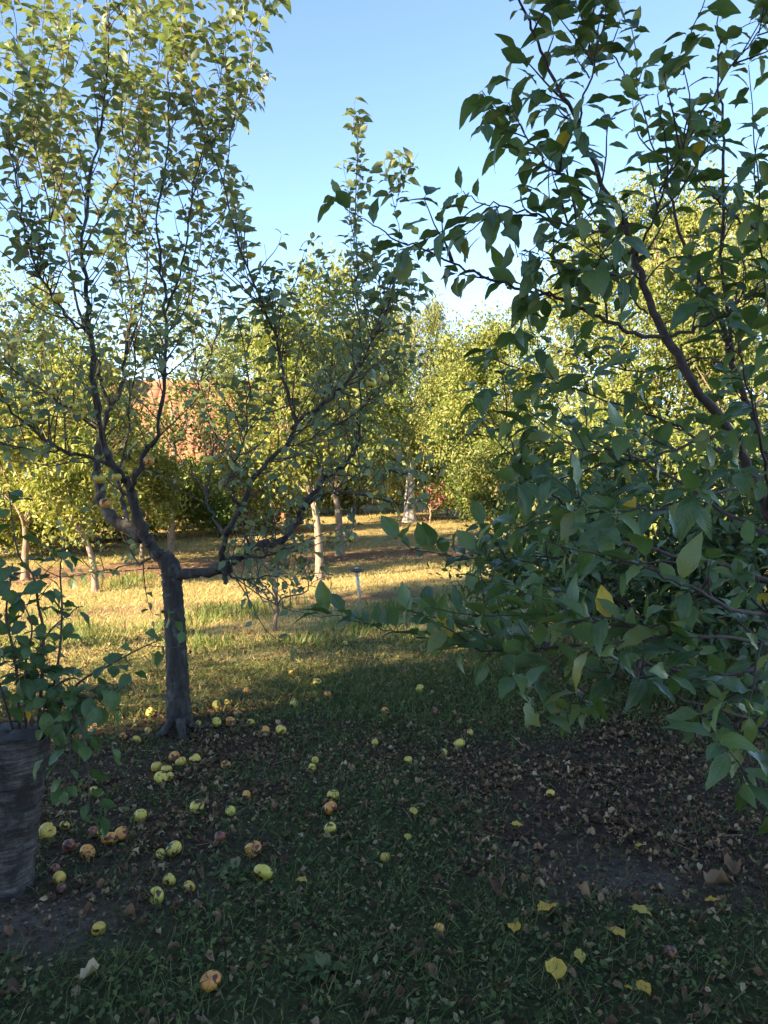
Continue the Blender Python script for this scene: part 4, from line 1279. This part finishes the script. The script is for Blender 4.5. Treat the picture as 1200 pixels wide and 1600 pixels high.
clump_tree('pear_tree', gp_(1230, 830, 15), 7, (0, .3, 3.7), (2.0, 1.6, 2.9), 9000, .08, 'pear_leaf', 'yellowing pear tree cut off by the right edge behind the plum', .13, 1.3, 'brown_bark', seed=10, limbs=8, nclump=100, spread=.38, dense=3.0)
clump_tree('fruit_tree', gp_(420, 820, 20), 6, (0, .3, 3.6), (1.9, 1.5, 1.9), 8000, .08, 'pear_leaf', 'yellow fruit tree behind the twin pale trunks', .12, 1.4, 'brown_bark', seed=11, limbs=8, nclump=80, spread=.34)
clump_tree('fruit_tree', gp_(222, 880, 13.8), 4, (-.1, .2, 1.3), (.9, .8, .65), 2600, .075, 'pear_leaf', 'low sunlit fruit tree between the apple trunk and the leaning pale trunk', .04, .5, 'brown_bark', seed=60, limbs=7, nclump=44, spread=.24)
clump_tree('fruit_tree', gp_(392, 872, 15.2), 4, (0, .2, 1.7), (1.05, .8, 1.0), 3200, .075, 'pear_leaf', 'low sunlit fruit tree seen under the right limb of the apple tree', .045, .6, 'brown_bark', seed=61, limbs=7, nclump=44, spread=.24)
# shrubs
clump_tree('shrub', gp_(340, 845, 18), 3, (0, .3, .85), (1.3, .9, .75), 5000, .085, 'green_leaf', 'fresh green sunlit shrub below the red roof', .04, .4, 'brown_bark', seed=12, limbs=6, nclump=60, spread=.28, cat='shrub')
clump_tree('shrub', gp_(745, 812, 22), 3, (0, .3, 1.0), (1.4, .9, .95), 6000, .09, 'green_leaf', 'bright green shrub at the end of the lawn beside red flowers', .04, .4, 'brown_bark', seed=13, limbs=6, nclump=60, spread=.28, cat='shrub')
clump_tree('red_shrub', gp_(672, 806, 21.0), 3, (0, .3, .75), (.55, .35, .35), 190, .08, 'red_leaf', 'small crimson flowering shrub at the far end of the lawn', .03, .35, 'brown_bark', seed=14, limbs=5, nclump=24, spread=.16, cat='shrub')
clump_tree('shrub', gp_(200, 850, 17), 3, (0, .3, 1.1), (1.5, .9, .95), 5000, .085, 'garden_leaf', 'shaded green shrub behind the left limb of the apple tree', .04, .4, 'brown_bark', seed=15, limbs=6, nclump=60, spread=.28, cat='shrub')
clump_tree('shrub', gp_(470, 812, 24), 3, (0, .3, 1.2), (2.0, .9, 1.0), 5000, .09, 'garden_leaf', 'dark green shrub against the fence behind the twin trunks', .04, .4, 'brown_bark', seed=16, limbs=6, nclump=60, spread=.3, cat='shrub')
clump_tree('shrub', gp_(40, 880, 15), 3, (-.3, .3, 1.0), (1.5, .9, .9), 5500, .08, 'garden_leaf', 'leafy shrub at the left edge behind the stump shoots', .04, .4, 'brown_bark', seed=17, limbs=6, nclump=60, spread=.28, cat='shrub')
clump_tree('shrub', gp_(900, 845, 15), 3, (0, .3, 1.25), (1.8, .9, 1.15), 7000, .08, 'garden_leaf', 'sunlit shrub behind the lower plum branches', .04, .4, 'brown_bark', seed=18, limbs=6, nclump=70, spread=.28, cat='shrub')
clump_tree('shrub', gp_(1120, 860, 13), 3, (0, .3, 1.25), (1.6, .9, 1.15), 6000, .08, 'garden_leaf', 'sunlit shrub at the right edge behind the plum trunk', .04, .4, 'brown_bark', seed=19, limbs=6, nclump=70, spread=.28, cat='shrub')
for (px_, d_, w_, h_, mt_, lab_) in (
        (-20, 13.5, 1.3, 1.1, 'pear_leaf', 'yellow-green shrub cut by the left edge under the bushy fruit tree'),
        (95, 16.5, 1.5, 1.15, 'pear_leaf', 'golden low shrub behind the leaning pale trunk'),
        (255, 19.5, 1.4, .75, 'garden_leaf', 'low shrub at the foot of the tiled house'),
        (420, 19.0, 1.3, 1.0, 'garden_leaf', 'dim green shrub left of the twin trunks'),
        (560, 25.0, 1.5, 1.5, 'willow_leaf', 'golden shrub right behind the farther pale trunk'),
        (610, 25.5, 1.4, 1.3, 'pear_leaf', 'yellow shrub under the golden hanging tree'),
        (700, 24.5, 1.5, 1.4, 'willow_leaf', 'golden shrub above the crimson flowers'),
        (790, 18.0, 1.3, 1.2, 'pear_leaf', 'yellow shrub at the right end of the lawn'),
        (1000, 12.0, 1.5, 1.3, 'pear_leaf', 'yellow lit shrub seen through the middle plum branches')):
    clump_tree('shrub', gp_(px_, 840, d_), 3, (0, .2, h_), (w_, .8, h_ * .92), 4200, .085, mt_, lab_, .04, .35, 'brown_bark', seed=int(px_) + 300, limbs=6, nclump=55, spread=.3, cat='shrub')
# shaded bushy tree behind the plum
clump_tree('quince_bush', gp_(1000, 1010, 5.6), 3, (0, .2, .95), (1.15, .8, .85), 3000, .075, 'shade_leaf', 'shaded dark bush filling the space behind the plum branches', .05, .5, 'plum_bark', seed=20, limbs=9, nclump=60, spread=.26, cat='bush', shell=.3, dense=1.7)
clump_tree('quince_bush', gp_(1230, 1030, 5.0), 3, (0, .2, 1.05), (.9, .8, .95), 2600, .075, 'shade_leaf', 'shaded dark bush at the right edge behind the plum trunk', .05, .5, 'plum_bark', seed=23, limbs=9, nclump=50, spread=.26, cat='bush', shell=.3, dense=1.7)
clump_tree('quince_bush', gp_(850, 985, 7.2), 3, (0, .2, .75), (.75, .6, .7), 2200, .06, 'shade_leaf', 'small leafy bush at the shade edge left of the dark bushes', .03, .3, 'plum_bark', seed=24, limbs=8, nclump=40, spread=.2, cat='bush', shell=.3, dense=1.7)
# two unseen trees added behind the viewer; their crowns shape the shade edge
clump_tree('added_shade_tree', sn(-8.0, 7.4, 0.0), 9, (0, 0, 7.1), (1.3, 1.3, 1.3), 3600, .15, 'shade_leaf', 'taller unseen tree added behind the viewer to dapple the shade edge', .12, 4.8, 'brown_bark', seed=30, limbs=8, nclump=80, spread=.4)
clump_tree('added_shade_tree', sn(-6.0, 5.6, 0.0), 9, (0, 0, 4.6), (1.0, .95, 1.5), 2000, .12, 'shade_leaf', 'smaller unseen tree added behind the viewer to soften the house shadow', .10, 2.6, 'brown_bark', seed=31, limbs=8, nclump=46, spread=.3, dense=1.6)
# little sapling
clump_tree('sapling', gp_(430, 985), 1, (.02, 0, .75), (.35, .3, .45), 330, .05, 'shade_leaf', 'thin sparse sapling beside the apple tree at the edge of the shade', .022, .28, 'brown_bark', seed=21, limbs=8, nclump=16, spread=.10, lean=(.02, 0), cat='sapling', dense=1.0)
# trees beyond, closing the view
far_spots = [(-30, 52), (-22, 46), (-14, 44), (-8, 50), (-1, 48), (6, 46), (13, 48), (21, 45), (29, 50), (-38, 44), (37, 46)]
far_lab = ['at the far left end', 'left of the red roof', 'behind the red roof', 'right of the red roof', 'behind the weeping tree', 'behind the round pear', 'behind the tall pear', 'behind the right edge', 'at the far right', 'beyond the left edge', 'beyond the right edge']
for k, (x, y) in enumerate(far_spots):
    clump_tree('distant_tree', (x, y, float(gh(x, y))), 5, (0, 0, 2.9), (4.2, 3.0, 2.2), 4200, .22, 'garden_leaf', 'distant green tree in the row closing the orchard, ' + far_lab[k], .2, 1.4, 'brown_bark', seed=40 + k, limbs=6, nclump=70, spread=.6, group='distant tree row')

# ------------------------------------------------------------------ back fence of dark boards
def board_fence(xa, ya, xb, yb_, h, label):
    L = math.hypot(xb - xa, yb_ - ya)
    n = int(L / .19)
    t = thing('board_fence', (xa, ya, float(gh(xa, ya))), label, 'fence')
    ang = math.atan2(yb_ - ya, xb - xa)
    mb = MB()
    box(mb, (0, -.012, 0), (.165, .012, h))
    me = mb.mesh('board', M['wood_dark'], False)
    for k in range(n):
        f = k / n
        x, y = xa + (xb - xa) * f, ya + (yb_ - ya) * f
        o = bpy.data.objects.new('board', me)
        link(o, t)
        o.matrix_basis = Matrix.LocRotScale(Vector((x, y, float(gh(x, y)) - .05 + random.uniform(-.02, .03))), Matrix.Rotation(ang + random.uniform(-.03, .03), 3, 'Z').to_quaternion(), Vector((1, 1, random.uniform(.95, 1.03))))
    for k in range(int(L / 2.2) + 1):
        f = k * 2.2 / L
        x, y = xa + (xb - xa) * f, ya + (yb_ - ya) * f + .09
        mb = MB()
        tube(mb, [(x, y, float(gh(x, y)) - .2), (x, y, float(gh(x, y)) + h + .06)], .05, 7, .05)
        mb.build('post', M['wood_dark'], t)


board_fence(-7.5, 27.5, 2.0, 30.0, 1.15, 'dark board fence along the far end of the lawn')
board_fence(-10.5, 17.5, -6.4, 20.5, 1.1, 'dark brown board fence behind the small leaning tree')

# ------------------------------------------------------------------ garden lamp
LP = ground_at(563, 936)
ld = proj(LP)[2][0]
lamp = thing('garden_lamp', LP, 'small white garden lamp on a thin stake in the sunlit grass', 'lamp')
mb = MB()
top = at(557, 893, ld)
tube(mb, [LP - [0, 0, .05], LP * .5 + top * .5, top], .022, 10)
mb.build('stake', M['metal_white'], lamp)
prof = [(.0, -.035), (.04, -.032), (.105, -.010), (.112, .002), (.095, .014), (.04, .024), (0, .026)]
mb = MB()
V, nq = [], 24
for (rr, z) in prof:
    for q in range(nq):
        a = q / nq * 2 * np.pi
        V.append(top + np.array([max(rr, .001) * math.cos(a), max(rr, .001) * math.sin(a), z + .02]))
mb.add(V, [[(k * nq + q, k * nq + (q + 1) % nq, (k + 1) * nq + (q + 1) % nq, (k + 1) * nq + q) for k in range(len(prof) - 1) for q in range(nq)]])
mb.build('lamp_head', M['lamp_dark'], lamp)
mb = MB()
V = []
for k in range(5):
    t = k / 4 * np.pi / 2
    for q in range(16):
        a = q / 16 * 2 * np.pi
        V.append(top + np.array([.035 * math.cos(t) * math.cos(a), .035 * math.cos(t) * math.sin(a), .044 + .012 * math.sin(t)]))
mb.add(V, [[(k * 16 + q, k * 16 + (q + 1) % 16, (k + 1) * 16 + (q + 1) % 16, (k + 1) * 16 + q) for k in range(4) for q in range(16)]])
mb.build('lens', M['metal_white'], lamp)

# ------------------------------------------------------------------ fallen leaves one can pick out
dry_tpl = [leaf_template(w_, 5, f_, c_, tip=.8, twist=t_, pet=.12, wave=.8) for w_, f_, c_, t_ in ((.55, .5, .35, .5), (.62, .9, -.3, -.5), (.5, .3, .6, .9), (.6, 1.1, .2, .2))]
flat_tpl = [leaf_template(w_, 7, f_, c_, tip=1.0, twist=t_, pet=.12, wave=.3) for w_, f_, c_, t_ in ((.62, .2, .12, .15), (.68, .35, -.12, -.2), (.58, .15, .2, .3))]
DRY_ME = [MB().add(t[0], [t[1]], 0, t[2]).mesh('fallen_leaf', M['dry_leaf']) for t in dry_tpl]
YEL_ME = [MB().add(t[0], [t[1]], 0, t[2]).mesh('fallen_leaf', M['yellow_leaf']) for t in flat_tpl]


def lay_leaf(px, py, w, me, label, group, g, lift=.02):
    G = ground_at(px, py)
    d = proj(G)[2][0]
    s = min(.13, max(.035, w * d / F * 1.35))
    o = bpy.data.objects.new('fallen_leaf', me)
    col.objects.link(o)
    yaw = g.uniform(0, 6.28)
    e = Matrix.Rotation(yaw, 3, 'Z') @ Matrix.Rotation(g.uniform(-.1, .35), 3, 'X') @ Matrix.Rotation(g.uniform(-.35, .35), 3, 'Y')
    c = G + np.array([math.sin(yaw), -math.cos(yaw), 0]) * s * .5 + np.array([0, 0, lift])
    o.matrix_basis = Matrix.LocRotScale(Vector(c), e.to_quaternion(), Vector((s,) * 3))
    tag(o, label, 'leaf', group)


gl = np.random.default_rng(14)
YELLOW = [
    (855, 1433, 35, 'broad yellow leaf, topmost of the yellow leaves at lower right'), (1000, 1435, 28, 'yellow leaf farthest right in the upper row of yellow leaves'),
    (804, 1462, 26, 'small oval yellow leaf, leftmost at lower right'), (966, 1472, 28, 'pointed yellow leaf lying below the upper right one'),
    (905, 1504, 24, 'lime-yellow leaf standing in weeds at lower right'), (869, 1534, 38, 'largest yellow leaf near the bottom edge'),
    (1004, 1557, 28, 'yellow leaf nearest the bottom right corner'), (982, 1556, 16, 'small orange leaf touching the one nearest the bottom corner'),
    (646, 1280, 17, 'yellow leaf alone in weeds right of the apple trio'), (637, 1320, 15, 'small golden leaf below the lone yellow leaf'),
    (807, 1297, 16, 'olive yellow leaf in dark litter under the plum'), (1110, 1420, 18, 'dull yellow leaf beside the bare soil patch'),
    (1000, 1332, 18, 'olive leaf in the dark litter at right'), (471, 1388, 18, 'tan yellow leaf below the apple trio'),
]
for (px, py, w, lab) in YELLOW:
    lay_leaf(px, py, w, YEL_ME[gl.integers(3)], lab, 'yellow fallen leaves', gl, .03)
BROWN = [
    (140, 1543, 30, 'orange-brown curled leaf in the grass left of the nearest apple'), (16, 1567, 34, 'brown leaf at the bottom left corner'), (200, 1447, 24, 'pale dry leaf below the three apples'),
    (780, 1400, 34, 'large brown crumpled leaf above the yellow leaves'), (910, 1416, 27, 'whitish dry leaf right of the crumpled brown leaf'), (1120, 1395, 40, 'long tan leaf on the bare soil patch'),
    (1147, 1372, 32, 'reddish brown leaf by the bare soil patch'), (1095, 1450, 20, 'pinkish upright leaf below the bare soil'), (652, 1495, 24, 'pink-brown curled leaf at lower centre'),
    (920, 1275, 18, 'white dry leaf in the middle of the dark litter'), (802, 1310, 24, 'long whitish leaf in the weeds under the plum'), (790, 1357, 20, 'tan leaf above the crumpled brown leaf'),
]
for (px, py, w, lab) in BROWN:
    lay_leaf(px, py, w, DRY_ME[gl.integers(4)], lab, 'dry fallen leaves', gl, .03)
cnt = 0
while cnt < 200:
    px, py = gl.uniform(5, 1195), 1150 + 440 * gl.random() ** 1.3
    G = ground_at(px, py)
    gm_ = float(green_map(np.array([G[0]]), np.array([G[1]]))[0])
    if gl.random() > (1.15 - gm_) * .9:
        continue
    zone = ('around the foot of the apple tree' if px < 480 and py < 1240 else 'among the fallen apples beside the stump' if px < 480 and py < 1400 else
            'in the near grass around the lone orange apple' if px < 600 else 'in the weeds around the vertical apple trio' if px < 720 and py < 1400 else
            'in the dark litter under the plum tree' if py < 1380 else 'in the weeds around the yellow leaves')
    lay_leaf(px, py, gl.uniform(8, 15), DRY_ME[gl.integers(4)], 'small dry brown leaf lying ' + zone, 'small dry leaves ' + zone, gl, .018)
    cnt += 1

# weed rosettes
for (px, py, s, lab) in ((505, 1525, .10, 'pale broadleaf weed rosette in the near grass'), (365, 1470 - 100, .10, 'dark leafy weed beside the largest green apple')):
    G = ground_at(px, py)
    t = thing('weed_rosette', G, lab, 'weed')
    tp = leaf_template(.45, 6, .3, .3, tip=.4, pet=.1, wave=.5)
    me = MB().add(tp[0], [tp[1]], 0, tp[2]).mesh('leaf', M['grass'])
    for k in range(9):
        o = bpy.data.objects.new('leaf', me)
        link(o, t)
        e = Matrix.Rotation(k * 2.4, 3, 'Z') @ Matrix.Rotation(.25 + .5 * gl.random(), 3, 'X')
        o.matrix_basis = Matrix.LocRotScale(Vector(G + [0, 0, .015]), e.to_quaternion(), Vector((s * gl.uniform(.6, 1),) * 3))


# ------------------------------------------------------------------ uncountable ground cover
def wedge(n, y0, y1, g, margin=.9):
    y = np.sqrt(g.random(n) * (y1 ** 2 - y0 ** 2) + y0 ** 2)
    x = (g.random(n) * 2 - 1) * (.49 * y + margin)
    return x, y


def scatter(name, n, y0, y1, size, tpl, mat, dens, label, lift=(.0, .01), tilt=.35, seed=0, upright=False, on_earth=False):
    g = np.random.default_rng(seed + 500)
    x, y = wedge(n, y0, y1, g)
    k = g.random(n) < dens(x, y) * (1 if on_earth else 1 - earth_map(x, y) * .85)
    x, y = x[k], y[k]
    n = len(x)
    P = np.stack([x, y, gh(x, y) + g.uniform(lift[0], lift[1], n)], -1)
    yaw = g.random(n) * 6.283
    if upright:
        D = np.stack([np.cos(yaw) * tilt * g.random(n) * 1.6, np.sin(yaw) * tilt * g.random(n) * 1.6, np.ones(n)], -1)
        Uv = np.stack([np.cos(yaw + 1), np.sin(yaw + 1), np.full(n, .1)], -1)
    else:
        D = np.stack([np.cos(yaw), np.sin(yaw), g.normal(size=n) * tilt], -1)
        Uv = np.stack([g.normal(size=n) * tilt, g.normal(size=n) * tilt, np.ones(n)], -1)
    X, Y, Z = frames(norm(D), norm(Uv), g.normal(size=n) * .3)
    S = size[0] + (size[1] - size[0]) * g.random(n) ** (2.2 if name == 'leaf_litter' else 1)
    R = g.random(n)
    mb = MB()
    if isinstance(tpl, list):
        v = g.integers(0, len(tpl), n)
        for q, t in enumerate(tpl):
            inst(mb, t, P[v == q], X[v == q], Y[v == q], Z[v == q], S[v == q], R[v == q])
    else:
        inst(mb, tpl, P, X, Y, Z, S, R)
    o = mb.build(name, M[mat], None, name == 'leaf_litter')
    tag(o, label, name.replace('_', ' '), kind='stuff')
    return o


BLADE = (np.array([(-.03, 0, 0), (.03, 0, 0), (-.02, .5, .05), (.02, .5, .05), (0, 1, .28)], float), np.array([(0, 1, 3), (0, 3, 2), (2, 3, 4)]), np.zeros((5, 3)))
WIDE = (np.array([(-.06, 0, 0), (.06, 0, 0), (0, 1, .2)], float), np.array([(0, 1, 2)]), np.zeros((3, 3)))
lit = lambda x, y: np.clip((y - 6.0 - .55 * x) / 1.2 + .4, 0, 1)
scatter('grass', 70000, 1.9, 6.5, (.03, .085), BLADE, 'grass', lambda x, y: .06 + .94 * green_map(x, y) ** 1.5, 'short shaded green grass blades between the fallen leaves', seed=1, tilt=.9, upright=True)
scatter('ground_weeds', 95000, 1.9, 7.5, (.014, .034), DIAMOND, 'grass', lambda x, y: .08 + .9 * green_map(x, y) ** 1.4, 'tiny leaved dark green weeds covering the shaded soil', (.004, .035), .55, 2)
scatter('grass', 90000, 5.0, 14, (.025, .08), WIDE, 'lawn', lambda x, y: np.clip(1.05 - dry_map(x, y), 0.05, 1) * (1 - .97 * bare_map(x, y)), 'green grass blades of the sunlit lawn', seed=3, tilt=.6, upright=True)
scatter('dry_grass', 80000, 5.5, 14, (.025, .075), WIDE, 'straw', lambda x, y: dry_map(x, y) * (1 - .97 * bare_map(x, y)), 'dry straw coloured grass of the sunlit lawn', seed=4, tilt=.9, upright=True)
scatter('dry_grass', 60000, 13, 34, (.05, .10), WIDE, 'straw', lambda x, y: (.15 + .85 * dry_map(x, y)) * (1 - .95 * bare_map(x, y)), 'dry grass on the far end of the lawn', seed=5, tilt=.9, upright=True)
scatter('grass', 26000, 13, 34, (.05, .11), WIDE, 'lawn', lambda x, y: np.clip(.9 - dry_map(x, y), .03, 1) * (1 - .9 * bare_map(x, y)), 'green grass on the far end of the lawn', seed=6, tilt=.6, upright=True)
TUFTS = [ground_at(*q)[:2] for q in ((310, 968), (345, 955), (385, 962), (425, 948), (180, 915), (215, 905), (120, 985), (60, 1010), (150, 1000), (260, 985), (620, 950), (700, 935), (560, 985), (480, 1005), (740, 960), (660, 1000), (330, 1010), (90, 960))]
tuft = lambda x, y: np.clip(sum(np.exp(-(((x - t[0]) / .30) ** 2 + ((y - t[1]) / .28) ** 2)) for t in TUFTS), 0, 1)
scatter('tall_grass', 200000, 5.2, 13, (.05, .15), WIDE, 'lawn', lambda x, y: .35 * tuft(x, y), 'taller green grass tufts scattered along the edge of the sun', seed=9, tilt=.45, upright=True)
scatter('leaf_litter', 85000, 1.9, 8.0, (.012, .055), dry_tpl, 'dry_leaf', lambda x, y: np.clip(1.08 - green_map(x, y), 0.30, 1) * np.clip(1.4 - lit(x, y), .1, 1) * np.clip(3.2 * fbm(x * 3.1, y * 3.1, 61, 3) - .85, .12, 1), 'brown leaf litter on the shaded ground under the trees', (.002, .018), .28, 7)
scatter('leaf_litter', 9000, 8, 20, (.04, .08), DIAMOND, 'dry_leaf', lambda x, y: .15 + .8 * bare_map(x, y), 'dry leaves strewn over the sunlit lawn', (.004, .02), .3, 8)
STICK = (np.array([(-.012, 0, 0), (.012, 0, 0), (.010, .5, .03), (-.010, .5, .03), (0, 1, .0)], float), np.array([(0, 1, 2), (0, 2, 3), (3, 2, 4)]), np.zeros((5, 3)))
scatter('fallen_twigs', 5000, 1.9, 8.0, (.04, .16), STICK, 'dry_leaf', lambda x, y: .6 - .3 * green_map(x, y), 'thin dry stems and twigs strewn through the litter', (.006, .02), .12, 10)
CRUMB = (np.array([(.5, 0, 0), (0, .6, .05), (-.5, .1, 0), (0, -.5, .05), (.05, 0, .38), (0, 0, -.3)], float), np.array([(0, 1, 4), (1, 2, 4), (2, 3, 4), (3, 0, 4), (1, 0, 5), (2, 1, 5), (3, 2, 5), (0, 3, 5)]), np.zeros((6, 3)))
scatter('soil_crumbs', 60000, 1.9, 6.0, (.004, .022), CRUMB, 'crumb', lambda x, y: .10 * (1 - green_map(x, y)) + .9 * earth_map(x, y), 'loose soil crumbs on the bare patches and between the litter', (-.002, .004), .5, 12, on_earth=True)
print('leaves', n_apple_leaves, n_plum, n_shoot)
